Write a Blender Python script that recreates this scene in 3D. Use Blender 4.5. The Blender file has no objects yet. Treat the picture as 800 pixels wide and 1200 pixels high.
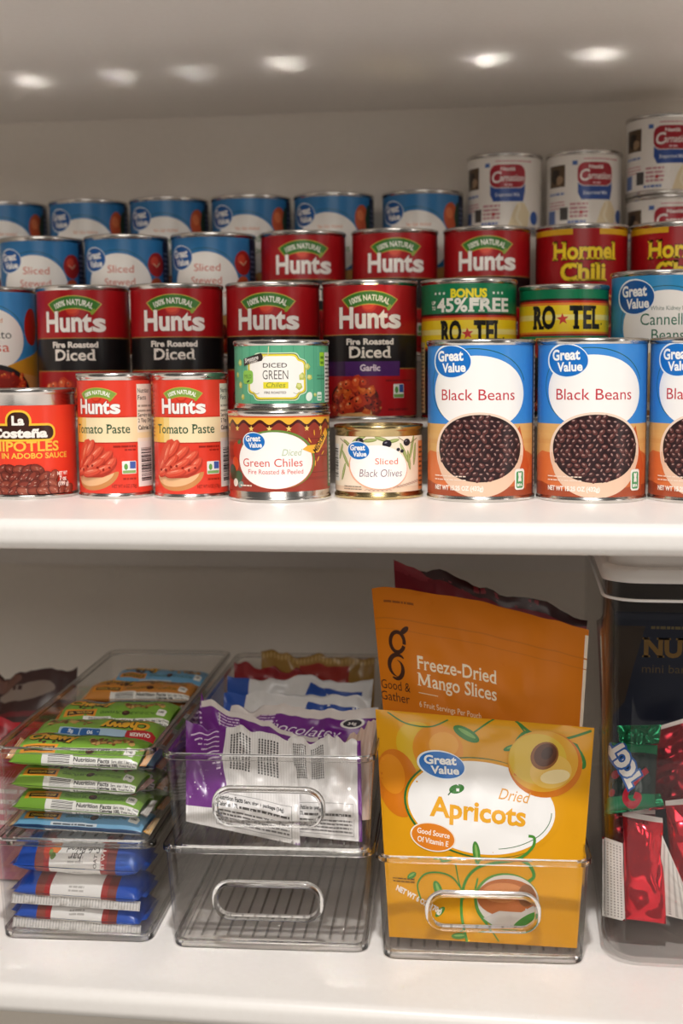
import bpy, bmesh, math, random
from mathutils import Vector, Matrix, noise
from mathutils.geometry import tessellate_polygon

S = bpy.context.scene
COL = S.collection
PI = math.pi
rnd = random.Random(7)

# ------------------------------------------------------------------ camera
TH, PH, RO = math.radians(8.0), math.radians(6.28), -0.0078
d = Vector((-math.sin(TH)*math.cos(PH), math.cos(TH)*math.cos(PH), -math.sin(PH)))
r0 = Vector((math.cos(TH), math.sin(TH), 0)); u0 = r0.cross(d)
rv = r0*math.cos(RO) + u0*math.sin(RO); uv = rv.cross(d)
cam = bpy.data.cameras.new('camera'); camo = bpy.data.objects.new('camera', cam); COL.objects.link(camo)
camo.matrix_world = Matrix(((rv.x, uv.x, -d.x, 0), (rv.y, uv.y, -d.y, 0), (rv.z, uv.z, -d.z, 1.2), (0, 0, 0, 1)))
cam.sensor_fit = 'VERTICAL'; cam.sensor_height = 36; cam.lens = 45
cam.clip_start = 0.02
cam.dof.use_dof = True; cam.dof.focus_distance = 0.86; cam.dof.aperture_fstop = 6.0
S.camera = camo
# ------------------------------------------------------------------ light and exposure
S.view_settings.view_transform = 'Standard'; S.view_settings.look = 'None'
S.view_settings.gamma = 1; S.view_settings.use_curve_mapping = False
S.view_settings.exposure = 0.0
S.cycles.transparent_max_bounces = 40
S.cycles.blur_glossy = 0.1; S.cycles.sample_clamp_indirect = 0; S.cycles.max_bounces = 10; S.cycles.diffuse_bounces = 5; S.cycles.glossy_bounces = 5; S.cycles.transmission_bounces = 8
W = bpy.data.worlds.new('world'); S.world = W; W.use_nodes = True
W.node_tree.nodes['Background'].inputs[0].default_value = (1.0, 0.92, 0.84, 1)
W.node_tree.nodes['Background'].inputs[1].default_value = 0.10
def area(name, loc, target, size, power, color, shape='DISK', size_y=None):
    l = bpy.data.lights.new(name, 'AREA'); l.shape = shape; l.size = size; l.energy = power; l.color = color
    if size_y: l.size_y = size_y
    o = bpy.data.objects.new(name, l); COL.objects.link(o); o.location = loc
    o.rotation_euler = (Vector(target)-Vector(loc)).to_track_quat('-Z', 'Y').to_euler()
    return o
area('ceiling_lamp', (-0.02, -0.12, 2.62), (-0.05, 0.85, 1.0), 0.10, 26, (1.0, 0.985, 0.965))
area('room_fill_light', (0.10, -1.35, 2.15), (-0.05, 1.0, 1.2), 1.3, 21, (1.0, 0.945, 0.87), 'RECTANGLE', 1.0)  # added frontal fill standing in for general room light, not an actual window
area('low_fill_light', (0.0, -0.35, 0.12), (0.0, 0.15, 1.45), 1.6, 6, (1.0, 0.94, 0.86), 'RECTANGLE', 0.9)  # added upward fill near the floor, brightens the overhead shelf's underside
area('doorway_light', (1.7, -0.15, 1.3), (0, 1.0, 1.15), 0.22, 3, (1.0, 0.93, 0.88), 'RECTANGLE', 1.3)

# ------------------------------------------------------------------ materials
MATS = {}
def lin(c): return c/12.92 if c <= .04045 else ((c+.055)/1.055)**2.4
def hexlin(h):
    h = h.lstrip('#'); return tuple(lin(int(h[i:i+2], 16)/255) for i in (0, 2, 4))
def mat(h, rough=.3, metal=0.0, spec=.4, coat=0.0):
    k = (h, rough, metal, spec, coat)
    if k in MATS: return MATS[k]
    m = bpy.data.materials.new('print_'+h.lstrip('#')); m.use_nodes = True
    b = m.node_tree.nodes['Principled BSDF']
    b.inputs['Base Color'].default_value = (*hexlin(h), 1); b.inputs['Roughness'].default_value = rough
    b.inputs['Metallic'].default_value = metal; b.inputs['Specular IOR Level'].default_value = spec
    b.inputs['Coat Weight'].default_value = coat; b.inputs['Coat Roughness'].default_value = .1
    MATS[k] = m; return m
def noise_mat(name, col, col2, rough, scale, bump, dist=.0004, metal=0.0):
    m = bpy.data.materials.new(name); m.use_nodes = True; nt = m.node_tree; b = nt.nodes['Principled BSDF']
    tc = nt.nodes.new('ShaderNodeTexCoord'); n = nt.nodes.new('ShaderNodeTexNoise'); n.inputs['Scale'].default_value = scale
    n.inputs['Detail'].default_value = 4
    nt.links.new(tc.outputs['Object'], n.inputs['Vector'])
    mx = nt.nodes.new('ShaderNodeMix'); mx.data_type = 'RGBA'
    mx.inputs['A'].default_value = (*hexlin(col), 1); mx.inputs['B'].default_value = (*hexlin(col2), 1)
    nt.links.new(n.outputs['Fac'], mx.inputs['Factor']); nt.links.new(mx.outputs['Result'], b.inputs['Base Color'])
    bp = nt.nodes.new('ShaderNodeBump'); bp.inputs['Strength'].default_value = bump; bp.inputs['Distance'].default_value = dist
    nt.links.new(n.outputs['Fac'], bp.inputs['Height']); nt.links.new(bp.outputs['Normal'], b.inputs['Normal'])
    b.inputs['Roughness'].default_value = rough; b.inputs['Metallic'].default_value = metal
    return m
PAINT = noise_mat('white_shelf_paint', '#f1ece7', '#ece6e0', .34, 220, .25)
WALLM = noise_mat('wall_paint', '#f2ebe2', '#ede6dc', .6, 160, .2)
STEEL = noise_mat('tinplate', '#d9d6d2', '#cfccc8', .2, 60, .02, metal=1.0)
LIDM = noise_mat('tinplate_lid', '#eae7e3', '#e0ddd9', .15, 40, .03, metal=1.0)
GOLD = noise_mat('gold_lacquered_tin', '#cdb98a', '#c3ad7c', .22, 60, .02, metal=1.0)
def clear_mat(name, tint, edge, rough, gloss):
    m = bpy.data.materials.new(name); m.use_nodes = True; nt = m.node_tree
    for n in list(nt.nodes):
        if n.type != 'OUTPUT_MATERIAL': nt.nodes.remove(n)
    out = nt.nodes['Material Output']
    tr = nt.nodes.new('ShaderNodeBsdfTransparent'); gl = nt.nodes.new('ShaderNodeBsdfGlossy'); mx = nt.nodes.new('ShaderNodeMixShader')
    lw = nt.nodes.new('ShaderNodeLayerWeight'); lw.inputs['Blend'].default_value = .5
    pw = nt.nodes.new('ShaderNodeMath'); pw.operation = 'POWER'; pw.inputs[1].default_value = 3.0; nt.links.new(lw.outputs['Facing'], pw.inputs[0])
    ma = nt.nodes.new('ShaderNodeMath'); ma.operation = 'MULTIPLY_ADD'; ma.inputs[1].default_value = gloss; ma.inputs[2].default_value = edge
    tr.inputs[0].default_value = (*tint, 1); gl.inputs['Roughness'].default_value = rough
    nt.links.new(pw.outputs[0], ma.inputs[0]); nt.links.new(ma.outputs[0], mx.inputs[0])
    nt.links.new(tr.outputs[0], mx.inputs[1]); nt.links.new(gl.outputs[0], mx.inputs[2]); nt.links.new(mx.outputs[0], out.inputs['Surface'])
    return m
CLEAR = clear_mat('clear_plastic_wall', (.975, .972, .968), .014, .02, .6)
def glass_mat(name, tint, rough):
    m = bpy.data.materials.new(name); m.use_nodes = True; b = m.node_tree.nodes['Principled BSDF']
    b.inputs['Base Color'].default_value = (*tint, 1); b.inputs['Transmission Weight'].default_value = 1
    b.inputs['Roughness'].default_value = rough; b.inputs['IOR'].default_value = 1.49
    return m
GLASS = glass_mat('clear_plastic_edge', (.97, .965, .96), .07)

# ------------------------------------------------------------------ object helpers
def tag(o, label, cat, group=None):
    o['label'] = label; o['category'] = cat
    if group: o['group'] = group
    return o
def empty(name, loc, label, cat, group=None, rz=0.0):
    o = bpy.data.objects.new(name, None); COL.objects.link(o); o.location = loc; o.rotation_euler = (0, 0, rz)
    o.empty_display_size = .02
    return tag(o, label, cat, group)
def link(name, me, parent=None, loc=None):
    o = bpy.data.objects.new(name, me); COL.objects.link(o)
    if parent: o.parent = parent
    if loc: o.location = loc
    return o
def bm_mesh(name, bm, m, smooth=True, angle=40):
    me = bpy.data.meshes.new(name); bmesh.ops.recalc_face_normals(bm, faces=bm.faces); bm.to_mesh(me); bm.free()
    for mm in (m if isinstance(m, (list, tuple)) else [m]): me.materials.append(mm)
    if smooth:
        me.shade_smooth() if hasattr(me, 'shade_smooth') else None
        try: me.set_sharp_from_angle(angle=math.radians(angle))
        except Exception: pass
    return me
def lathe(prof, n=72, close=False):
    bm = bmesh.new(); rings = []
    for (r, z) in prof:
        if r < 1e-7: rings.append([bm.verts.new((0, 0, z))])
        else: rings.append([bm.verts.new((r*math.sin(2*PI*k/n), -r*math.cos(2*PI*k/n), z)) for k in range(n)])
    for a, b in zip(rings, rings[1:]):
        for k in range(n):
            k2 = (k+1) % n
            if len(a) == 1 and len(b) == 1: continue
            if len(a) == 1: bm.faces.new((a[0], b[k], b[k2]))
            elif len(b) == 1: bm.faces.new((a[k], b[0], a[k2]))
            else: bm.faces.new((a[k], b[k], b[k2], a[k2]))
    return bm
def sweep(path, prof, closed=True):
    """sweep a closed 2D profile (a along the outward normal in the path plane, b along plane normal) along a closed path of (point, outward, up)"""
    bm = bmesh.new(); rings = []
    for (p, o, up) in path: rings.append([bm.verts.new(p+o*a+up*b) for a, b in prof])
    n = len(rings); m = len(prof)
    for i in range(n if closed else n-1):
        A, B = rings[i], rings[(i+1) % n]
        for k in range(m): bm.faces.new((A[k], A[(k+1) % m], B[(k+1) % m], B[k]))
    return bm
def rrect(w, l, r, n=6, cx=0, cy=0):
    """rounded rectangle, counter-clockwise, list of (x, y, nx, ny)"""
    out = []
    for (sx, sy, a0) in ((1, -1, -PI/2), (1, 1, 0), (-1, 1, PI/2), (-1, -1, PI)):
        for k in range(n+1):
            a = a0+PI/2*k/n
            out.append((cx+sx*(w/2-r)+r*math.cos(a), cy+sy*(l/2-r)+r*math.sin(a), math.cos(a), math.sin(a)))
    return out
def circ_prof(ra, rb, n=10): return [(ra*math.cos(2*PI*k/n), rb*math.sin(2*PI*k/n)) for k in range(n)]

# ------------------------------------------------------------------ flat artwork wrapped onto surfaces
TXT = {}
def text_tris(s, bold, serif, space):
    k = (s, bold, serif, space)
    if k in TXT: return TXT[k]
    c = bpy.data.curves.new('lettering', 'FONT'); c.body = s; c.size = 1; c.resolution_u = 3; c.offset = bold
    c.space_character = space; c.fill_mode = 'FRONT'
    o = bpy.data.objects.new('lettering', c); COL.objects.link(o)
    dg = bpy.context.evaluated_depsgraph_get(); oe = o.evaluated_get(dg); me = oe.to_mesh()
    me.calc_loop_triangles()
    V = [(v.co.x, v.co.y) for v in me.vertices]
    T = [[V[i] for i in t.vertices] for t in me.loop_triangles]
    oe.to_mesh_clear(); bpy.data.objects.remove(o); bpy.data.curves.remove(c)
    out = []
    for t in T:
        a = (t[1][0]-t[0][0])*(t[2][1]-t[0][1])-(t[2][0]-t[0][0])*(t[1][1]-t[0][1])
        if abs(a) < 1e-9: continue
        out.append(t if a > 0 else t[::-1])
    if serif and out:
        cnt = {}
        rk = lambda p: (round(p[0], 4), round(p[1], 4))
        for t in out:
            for i in range(3):
                e = tuple(sorted((rk(t[i]), rk(t[(i+1) % 3])))); cnt[e] = cnt.get(e, 0)+1
        hs = [('b', -bold), ('t', .505+bold), ('t', .56+bold), ('t', CAP+bold), ('t', .76+bold), ('t', .74+bold)]
        segs = [e for e, n in cnt.items() if n == 1 and abs(e[0][1]-e[1][1]) < .012 and .05 < abs(e[0][0]-e[1][0]) < .27]
        for e in segs:
            y = (e[0][1]+e[1][1])/2; x0, x1 = sorted((e[0][0], e[1][0]))
            ex, th = serif
            if abs(y+bold) < .02: out.append([(x0-ex, y), (x1+ex, y), (x1+ex, y+th), (x0-ex, y+th)])
            elif any(kind == 't' and abs(y-h) < .03 for kind, h in hs):
                e1 = ex if y > CAP-.05 and s.isupper() else 0.0
                out.append([(x0-ex, y-th), (x1+e1, y-th), (x1+e1, y), (x0-ex, y)])
    xs = [p[0] for t in out for p in t] or [0, 1]
    TXT[k] = (out, min(xs), max(xs)); return TXT[k]
CAP = .7
def measure_cap():
    global CAP
    t, _, _ = text_tris('H', 0.0, None, 1.0); CAP = max(p[1] for q in t for p in q)
measure_cap()

def clip_half(poly, ax, c, keep_lo):
    out = []; n = len(poly)
    for i in range(n):
        p, q = poly[i], poly[(i+1) % n]
        ip = p[ax] <= c if keep_lo else p[ax] >= c
        iq = q[ax] <= c if keep_lo else q[ax] >= c
        if ip: out.append(p)
        if ip != iq:
            t = (c-p[ax])/(q[ax]-p[ax])
            x = (p[0]+(q[0]-p[0])*t, p[1]+(q[1]-p[1])*t)
            x = (c, x[1]) if ax == 0 else (x[0], c)
            out.append(x)
    return out
def slice_ax(polys, ax, step, org):
    out = []
    for (pl, cell) in polys:
        lo = min(p[ax] for p in pl); hi = max(p[ax] for p in pl)
        i0 = math.floor((lo-org)/step+1e-6); i1 = math.floor((hi-org)/step-1e-6)
        if i1 <= i0: out.append((pl, cell+(i0,))); continue
        cur = pl
        for i in range(i0, i1+1):
            if i < i1:
                c = org+(i+1)*step
                a = clip_half(cur, ax, c, True); cur = clip_half(cur, ax, c, False)
            else: a = cur
            if len(a) >= 3: out.append((a, cell+(i,)))
            if len(cur) < 3: break
    return out

class Art:
    def __init__(s, x0, x1, y0, y1, bg=None):
        s.b = (x0, x1, y0, y1); s.prims = []
        if bg: s.rect(x0, x1, y0, y1, bg)
    def add(s, m, polys):
        if isinstance(m, str): m = mat(m)
        x0, x1, y0, y1 = s.b; res = []
        for p in polys:
            for ax, c, lo in ((0, x0, False), (0, x1, True), (1, y0, False), (1, y1, True)):
                if len(p) >= 3: p = clip_half(p, ax, c, lo)
            if len(p) >= 3: res.append(p)
        if not res: return
        xs = [q[0] for p in res for q in p]; ys = [q[1] for p in res for q in p]
        bb = (min(xs), max(xs), min(ys), max(ys)); lay = 0
        for (_, l2, b2, _) in s.prims:
            if bb[0] < b2[1] and bb[1] > b2[0] and bb[2] < b2[3] and bb[3] > b2[2]: lay = max(lay, l2+1)
        s.prims.append((m, lay, bb, res))
    def rect(s, x0, x1, y0, y1, m): s.add(m, [[(x0, y0), (x1, y0), (x1, y1), (x0, y1)]])
    def poly(s, pts, m):
        tr = tessellate_polygon([[Vector((p[0], p[1], 0)) for p in pts]])
        s.add(m, [[pts[i] for i in t] for t in tr])
    def ell_pts(s, cx, cy, rx, ry, rot=0, n=40, a0=0, a1=2*PI):
        c, q = math.cos(rot), math.sin(rot); out = []
        for k in range(n):
            a = a0+(a1-a0)*k/n; x, y = rx*math.cos(a), ry*math.sin(a); out.append((cx+x*c-y*q, cy+x*q+y*c))
        return out
    def ell(s, cx, cy, rx, ry, m, rot=0, n=40): s.add(m, [s.ell_pts(cx, cy, rx, ry, rot, n)])
    def rrect(s, x0, x1, y0, y1, r, m, rot=0):
        cx, cy = (x0+x1)/2, (y0+y1)/2; c, q = math.cos(rot), math.sin(rot)
        s.add(m, [[(cx+p[0]*c-p[1]*q, cy+p[0]*q+p[1]*c) for p in rrect(x1-x0, y1-y0, r, 5)]])
    def stroke(s, pts, w, m, taper=False):
        if 3 < len(pts) < 12:
            Q = []
            for i in range(len(pts)-1):
                p0, p1, p2, p3 = pts[max(i-1, 0)], pts[i], pts[i+1], pts[min(i+2, len(pts)-1)]
                for k in range(5):
                    t = k/5; Q.append(tuple(.5*(2*p1[j]+(p2[j]-p0[j])*t+(2*p0[j]-5*p1[j]+4*p2[j]-p3[j])*t*t+(3*p1[j]-p0[j]-3*p2[j]+p3[j])*t**3) for j in (0, 1)))
            pts = Q+[pts[-1]]
        quads = []; n = len(pts); L = []
        for i in range(n):
            a = pts[max(i-1, 0)]; b = pts[min(i+1, n-1)]
            dx, dy = b[0]-a[0], b[1]-a[1]; l = math.hypot(dx, dy) or 1
            ww = w/2*(1 if not taper else max(.12, math.sin(PI*(.1+.9*i/(n-1)))))
            L.append(((pts[i][0]-dy/l*ww, pts[i][1]+dx/l*ww), (pts[i][0]+dy/l*ww, pts[i][1]-dx/l*ww)))
        for (a, b), (c, e) in zip(L, L[1:]): quads.append([b, e, c, a])
        s.add(m, quads)
    def arc(s, cx, cy, rx, ry, a0, a1, w, m, rot=0, n=40, taper=False):
        s.stroke(s.ell_pts(cx, cy, rx, ry, rot, n, math.radians(a0), math.radians(a1)), w, m, taper)
    def text(s, t, x, y, cap, m, al='c', bold=0.0, w=None, serif=None, shear=0.0, rot=0.0, warp=None, space=1.0, sx=1.0):
        tr, a, b = text_tris(t, bold, serif, space); k = cap/CAP; kx = k*sx
        if w: kx = w/(b-a)
        ox = {'c': -(a+b)/2, 'l': -a, 'r': -b}[al]; c, q = math.cos(rot), math.sin(rot); out = []
        for p in tr:
            pp = []
            for (X, Y) in p:
                X1 = (X+ox)*kx+shear*Y*k; Y1 = Y*k
                if warp: X1, Y1 = warp(X1, Y1)
                pp.append((x+X1*c-Y1*q, y+X1*q+Y1*c))
            out.append(pp)
        s.add(m, out)
    def otext(s, t, x, y, cap, m, m2, ow, **k):
        b = k.pop('bold', 0.0); s.text(t, x, y, cap, m2, bold=b+ow, **k); s.text(t, x, y, cap, m, bold=b, **k)
    def star(s, cx, cy, r, m, n=5, q=.42, rot=0):
        c = (cx, cy); P = []
        for k in range(2*n):
            a = PI/2+rot+PI*k/n; R = r if k % 2 == 0 else r*q; P.append((cx+R*math.cos(a), cy+R*math.sin(a)))
        s.add(m, [[c, P[k], P[(k+1) % (2*n)]] for k in range(2*n)])
    def lines(s, x0, x1, y0, y1, n, m, fill=.5, seed=1, gap=.25):
        """rows of tiny unreadable print"""
        R = random.Random(seed); out = []; h = (y1-y0)/n
        for i in range(n):
            x = x0; yb = y0+i*h
            while x < x1:
                l = R.uniform(.5, 2.4)*h; e = min(x+l, x1)
                out.append([(x, yb), (e, yb), (e, yb+h*fill), (x, yb+h*fill)]); x = e+h*gap
        s.add(m, out)
    def barcode(s, x0, x1, y0, y1, horiz=True, seed=1):
        s.rect(x0, x1, y0, y1, '#ece8e2'); R = random.Random(seed); out = []
        a, b = (y0, y1) if horiz else (x0, x1); p = a+(b-a)*.1
        while p < b-(b-a)*.12:
            t = R.choice((.25, .4, .7, .9)); t = t*(b-a)/26
            if horiz: out.append([(x0+(x1-x0)*.12, p), (x1-(x1-x0)*.12, p), (x1-(x1-x0)*.12, p+t), (x0+(x1-x0)*.12, p+t)])
            else: out.append([(p, y0+(y1-y0)*.15), (p+t, y0+(y1-y0)*.15), (p+t, y1-(y1-y0)*.12), (p, y1-(y1-y0)*.12)])
            p += t+R.choice((.3, .5, .8))*(b-a)/26
        s.add('#2b2728', out)
    def blob(s, cx, cy, r, m, R, n=9, j=.28, sx=1.0, sy=1.0):
        k = R.uniform(0, 6.28)
        s.add(m, [[(cx, cy), p, q] for p, q in (lambda P: zip(P, P[1:]+P[:1]))(
            [(cx+r*sx*R.uniform(1-j, 1+j)*math.cos(k+2*PI*i/n), cy+r*sy*R.uniform(1-j, 1+j)*math.sin(k+2*PI*i/n)) for i in range(n)])])
    def chunks(s, spots, r, cols, seed=1, specks=None):
        R = random.Random(seed)
        for (x, y) in spots:
            q = R.uniform(.75, 1.2)*r; c = R.choice(cols)
            s.blob(x, y, q, c[0], R); s.blob(x-q*.15, y+q*.2, q*.6, c[1], R)
            s.blob(x-q*.25, y+q*.4, q*.22, c[2], R, n=6)
            if specks: s.blob(x+q*R.uniform(-.6, .6), y+q*R.uniform(-.6, .6), q*.18, specks, R, n=6)

def geo(art, fn, gx, gy, lay, org=(0.0, 0.0), sc=.001):
    """art (mm) -> verts, normals, faces, mats; fn(x_mm, y_mm) -> (P, N)"""
    x0, x1, y0, y1 = art.b; node = {}
    if gy is None: gy = (y1-y0); oy = y0
    else: oy = org[1]
    ox = org[0]
    def nd(i, j):
        if (i, j) not in node: node[(i, j)] = fn(ox+i*gx, oy+j*gy)
        return node[(i, j)]
    V, N, F, M = [], [], [], []
    for (m, ly, bb, polys) in art.prims:
        cells = slice_ax([(p, ()) for p in polys], 0, gx, ox)
        out = []
        for pl, c in cells: out += slice_ax([(pl, c)], 1, gy, oy)
        idx = {}
        for pl, (i, j) in out:
            j = min(max(j, -10**6), 10**6)
            a, b, c, e = nd(i, j), nd(i+1, j), nd(i+1, j+1), nd(i, j+1); f = []
            for (x, y) in pl:
                k = (round(x, 4), round(y, 4), i, j)
                if k not in idx:
                    s = (x-ox)/gx-i; t = (y-oy)/gy-j
                    w = ((1-s)*(1-t), s*(1-t), s*t, (1-s)*t)
                    P = a[0]*w[0]+b[0]*w[1]+c[0]*w[2]+e[0]*w[3]; Q = (a[1]*w[0]+b[1]*w[1]+c[1]*w[2]+e[1]*w[3]).normalized()
                    idx[k] = len(V); V.append(P+Q*(ly*lay)); N.append(Q)
                if not f or f[-1] != idx[k]: f.append(idx[k])
            if len(f) > 2 and f[0] == f[-1]: f.pop()
            if len(set(f)) < 3: continue
            nn = Vector((0, 0, 0))
            for q in range(len(f)): nn += V[f[q]].cross(V[f[(q+1) % len(f)]])
            if nn.dot(N[f[0]]) < 0: f.reverse()
            F.append(f); M.append(m)
    return V, N, F, M
def geo_mesh(name, geos):
    V, N, F, M = [], [], [], []
    for g in geos:
        o = len(V); V += g[0]; N += g[1]; F += [[i+o for i in f] for f in g[2]]; M += g[3]
    me = bpy.data.meshes.new(name); me.from_pydata([tuple(v) for v in V], [], F)
    ms = []
    for m in M:
        if m not in ms: ms.append(m)
    for m in ms: me.materials.append(m)
    ix = {m: i for i, m in enumerate(ms)}
    me.polygons.foreach_set('material_index', [ix[m] for m in M])
    me.polygons.foreach_set('use_smooth', [True]*len(F))
    me.update()
    me.normals_split_custom_set_from_vertices([tuple(n) for n in N])
    return me
def cyl_map(r, beads=None):
    rm = r*1000
    def f(x, y):
        a = x/rm; dr = 0; nz = 0
        if beads:
            for (b0, b1, am, wl) in beads:
                if b0 < y < b1: dr += am*(math.cos(2*PI*(y-b0)/wl)-1)*.5; nz += am*PI/wl*math.sin(2*PI*(y-b0)/wl)
        n = Vector((math.sin(a), -math.cos(a), nz)).normalized()
        q = r+dr/1000
        return Vector((q*math.sin(a), -q*math.cos(a), y*.001)), n
    return f
def quad_map(c, Wm, Hm, bulge, side=1, p=2.0, q=1.0, wr=None, arc=(False, False), flip=False, edge=.3, bow=None, ruff=0.0):
    BL, BR, TR, TL = [Vector(v) for v in c]
    n0 = ((BR-BL).cross(TL-BL)+(TR-TL).cross(TR-BR)).normalized()
    px, py = p if isinstance(p, tuple) else (p, p)
    def pos(x, y):
        s, t = min(max(x/Wm, 0), 1), min(max(y/Hm, 0), 1)
        if flip: t = 1-t
        if arc[0]: s = .5-.5*math.cos(PI*s)
        if arc[1]: t = .5-.5*math.cos(PI*t)
        P = BL*(1-s)*(1-t)+BR*s*(1-t)+TR*s*t+TL*(1-s)*t
        if bow: P = P+Vector((0, 0, bow[0]*t**3*math.sin(PI*min(1, s**bow[1]))))
        if ruff: P = P+Vector((0, 0, ruff*t**3*(noise.noise(Vector((s*4.5, 3.3, wr[2])))+.6*noise.noise(Vector((s*11, 7.7, wr[2]))))))
        ms = max(0, 1-abs(2*s-1)**px); mt = max(0, 1-abs(2*t-1)**py)
        b = bulge*(ms*mt)**q*side
        if wr:
            am, fr, sd = wr[:3]; st = wr[3] if len(wr) > 3 else 1.0
            v = Vector((s*Wm*.001*fr, t*Hm*.001*fr*st, sd))
            b += am*(noise.noise(v)+.5*noise.noise(v*2.1)+.7*(abs(noise.noise(v*1.4+Vector((9, 3, 1))))-.3))*max(0, s*(1-s)*t*(1-t)*16)**edge
        return P+n0*b
    def f(x, y):
        e = min(Wm, Hm)*.012
        xa, xb = max(x-e, 0), min(x+e, Wm); ya, yb = max(y-e, 0), min(y+e, Hm)
        a = pos(xb, y)-pos(xa, y); b = pos(x, yb)-pos(x, ya)
        n = a.cross(b)
        if n.length < 1e-12: n = n0*side
        n.normalize()
        if n.dot(n0)*side < 0: n = -n
        return pos(x, y), n
    return f
def pack(name, c, front, back, bulge, label, cat, group=None, g=(4, 4), lay=.00008, parent=None, arc=(False, False), flipback=False, **k):
    """a soft sealed packet between four corners; front and back artwork share their outline; returns the object (its base point at the low middle)"""
    Wm, Hm = front.b[1], front.b[3]
    base = (Vector(c[0])+Vector(c[1]))/2
    c2 = [Vector(v)-base for v in c]
    b1, b2 = bulge if isinstance(bulge, tuple) else (bulge, bulge)
    gs = [geo(front, quad_map(c2, Wm, Hm, b1, 1, arc=arc, **k), g[0], g[1], lay),
          geo(back, quad_map(c2, Wm, Hm, b2, -1, arc=arc, flip=flipback, **k), g[0], g[1], lay)]
    o = link(name, geo_mesh(name, gs), parent, base)
    if label: tag(o, label, cat, group)
    return o

# ------------------------------------------------------------------ the setting
ZS, ZB, ZT = 1.1115, 0.8105, 1.447          # tops of the two shelves, underside of the shelf overhead
XL, XR, YF, YW = -0.60, 0.56, 0.742, 1.25
def board(name, zb, zt, yf, label):
    R = .0075; P = []
    n = 8
    for k in range(n+1):
        a = PI/2+PI/2*k/n; P.append((yf+R+R*math.cos(a), zt-R+R*math.sin(a)))
    for k in range(n+1):
        a = PI+PI/2*k/n; P.append((yf+R+R*math.cos(a), zb+R+R*math.sin(a)))
    P += [(YW, zb), (YW, zt)]
    bm = bmesh.new(); nx = 24; rings = []
    for i in range(nx+1):
        x = XL+(XR-XL)*i/nx; rings.append([bm.verts.new((x, y, z-zb)) for y, z in P])
    for A, B in zip(rings, rings[1:]):
        for k in range(len(P)): bm.faces.new((A[k], A[(k+1) % len(P)], B[(k+1) % len(P)], B[k]))
    bm.faces.new(rings[0]); bm.faces.new(rings[-1])
    o = link(name, bm_mesh(name, bm, PAINT, angle=30), None, (0, 0, zb))
    return tag(o, label, 'shelf')
def box_mesh(name, x0, x1, y0, y1, z0, z1, m, bev=0.0):
    bm = bmesh.new(); bmesh.ops.create_cube(bm, size=1)
    for v in bm.verts: v.co = Vector(((x0+x1)/2+v.co.x*(x1-x0), (y0+y1)/2+v.co.y*(y1-y0), (z0+z1)/2+v.co.z*(z1-z0)))
    if bev: bmesh.ops.bevel(bm, geom=list(bm.edges), offset=bev, segments=2, affect='EDGES')
    return bm_mesh(name, bm, m, angle=30)
def struct(name, *a, **k):
    o = link(name, box_mesh(name, *a, **k)); o['kind'] = 'structure'; return o
struct('wall_back', XL, XR, YW, YW+.05, .25, 2.1, WALLM)
struct('wall_left', XL-.05, XL, .72, YW+.05, .25, 2.1, WALLM)
struct('wall_right', XR, XR+.05, .72, YW+.05, .25, 2.1, WALLM)
struct('trim_1', XL, XR, YW-.012, YW, 1.006, 1.092, PAINT, bev=.002)
board('shelf', ZS-.019, ZS, YF, 'white painted shelf board carrying all the food cans')
board('shelf', ZB-.019, ZB, YF, 'white painted shelf board under the clear bins')
board('shelf', ZT, ZT+.019, YF, 'white painted shelf overhead, seen only from below')

# three low risers behind the front cans, one per row
for (y0, y1, h, w) in ((.968, 1.056, .0500, 'lowest white riser bench, under the row of cans just behind the front cans'), (1.0765, 1.158, .1000, 'middle white riser bench, under the third row of cans'), (1.1585, 1.243, .142, 'tallest white riser bench by the back wall, under the last row of cans')):
    rt = empty('can_riser', (-.17, (y0+y1)/2, ZS), w, 'shelf riser'); m = mat('#e9e6e2', .4); yc = (y0+y1)/2
    link('riser_top', box_mesh('riser_top', -.375, .37, y0-yc, y1-yc, h-.004, h, m, bev=.0008), rt)
    for x in (-.375, 0, .367): link('riser_leg', box_mesh('riser_leg', x, x+.003, y0-yc+.001, y1-yc-.001, 0, h-.004, m, bev=.0004), rt)

# ------------------------------------------------------------------ cans
def can_meshes(kind, r, h, art, body=STEEL, lid=LIDM, beads=None, gy=None):
    rb = r-.0009
    B = [(0, .0018), (r-.004, .0018), (r-.0025, .0004), (r-.0012, 0), (r-.0003, .0006), (r, .0014), (r, .0026), (r-.0005, .0033), (rb, .004)]
    if beads:
        for (b0, b1, am, wl) in beads:
            nb = int((b1-b0)/wl*8)
            for k in range(nb+1):
                y = b0+(b1-b0)*k/nb; B.append((rb+am*(math.cos(2*PI*(y-b0)/wl)-1)*.0005, y*.001))
    B += [(rb, h-.0042), (r-.0005, h-.0036), (r, h-.003), (r+.0002, h-.0012), (r-.0002, h-.0003), (r-.0010, h), (r-.0017, h-.0004), (r-.002, h-.0038)]
    L = [(r-.002, h-.0038), (r-.0025, h-.0043), (r-.0032, h-.0043), (r-.0038, h-.0034)]
    rp = r-.0042
    L += [(q*rp, h-.0033-.0006*(1-q*q)*(rp/.024)**2) for q in (1, .98, .93, .85, .75, .62, .48, .32, .16, 0)]
    return dict(body=bm_mesh(kind+'_body', lathe(B), body, angle=50), lid=bm_mesh(kind+'_lid', lathe(L), lid, angle=50),
                label=geo_mesh(kind+'_label', [geo(art, cyl_map(r-.00072, beads), PI*(r-.00072)*1000/36, gy, .000035)]), r=r, h=h)
def place_can(K, name, x, y, z, shift, label, group=None, cat='can'):
    rz = math.atan2(-x, y)-shift*.001/K['r']
    t = empty(name, (x, y, z), label, cat, group, rz)
    for p in ('body', 'lid', 'label'): link(p, K[p], t)
    return t
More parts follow.
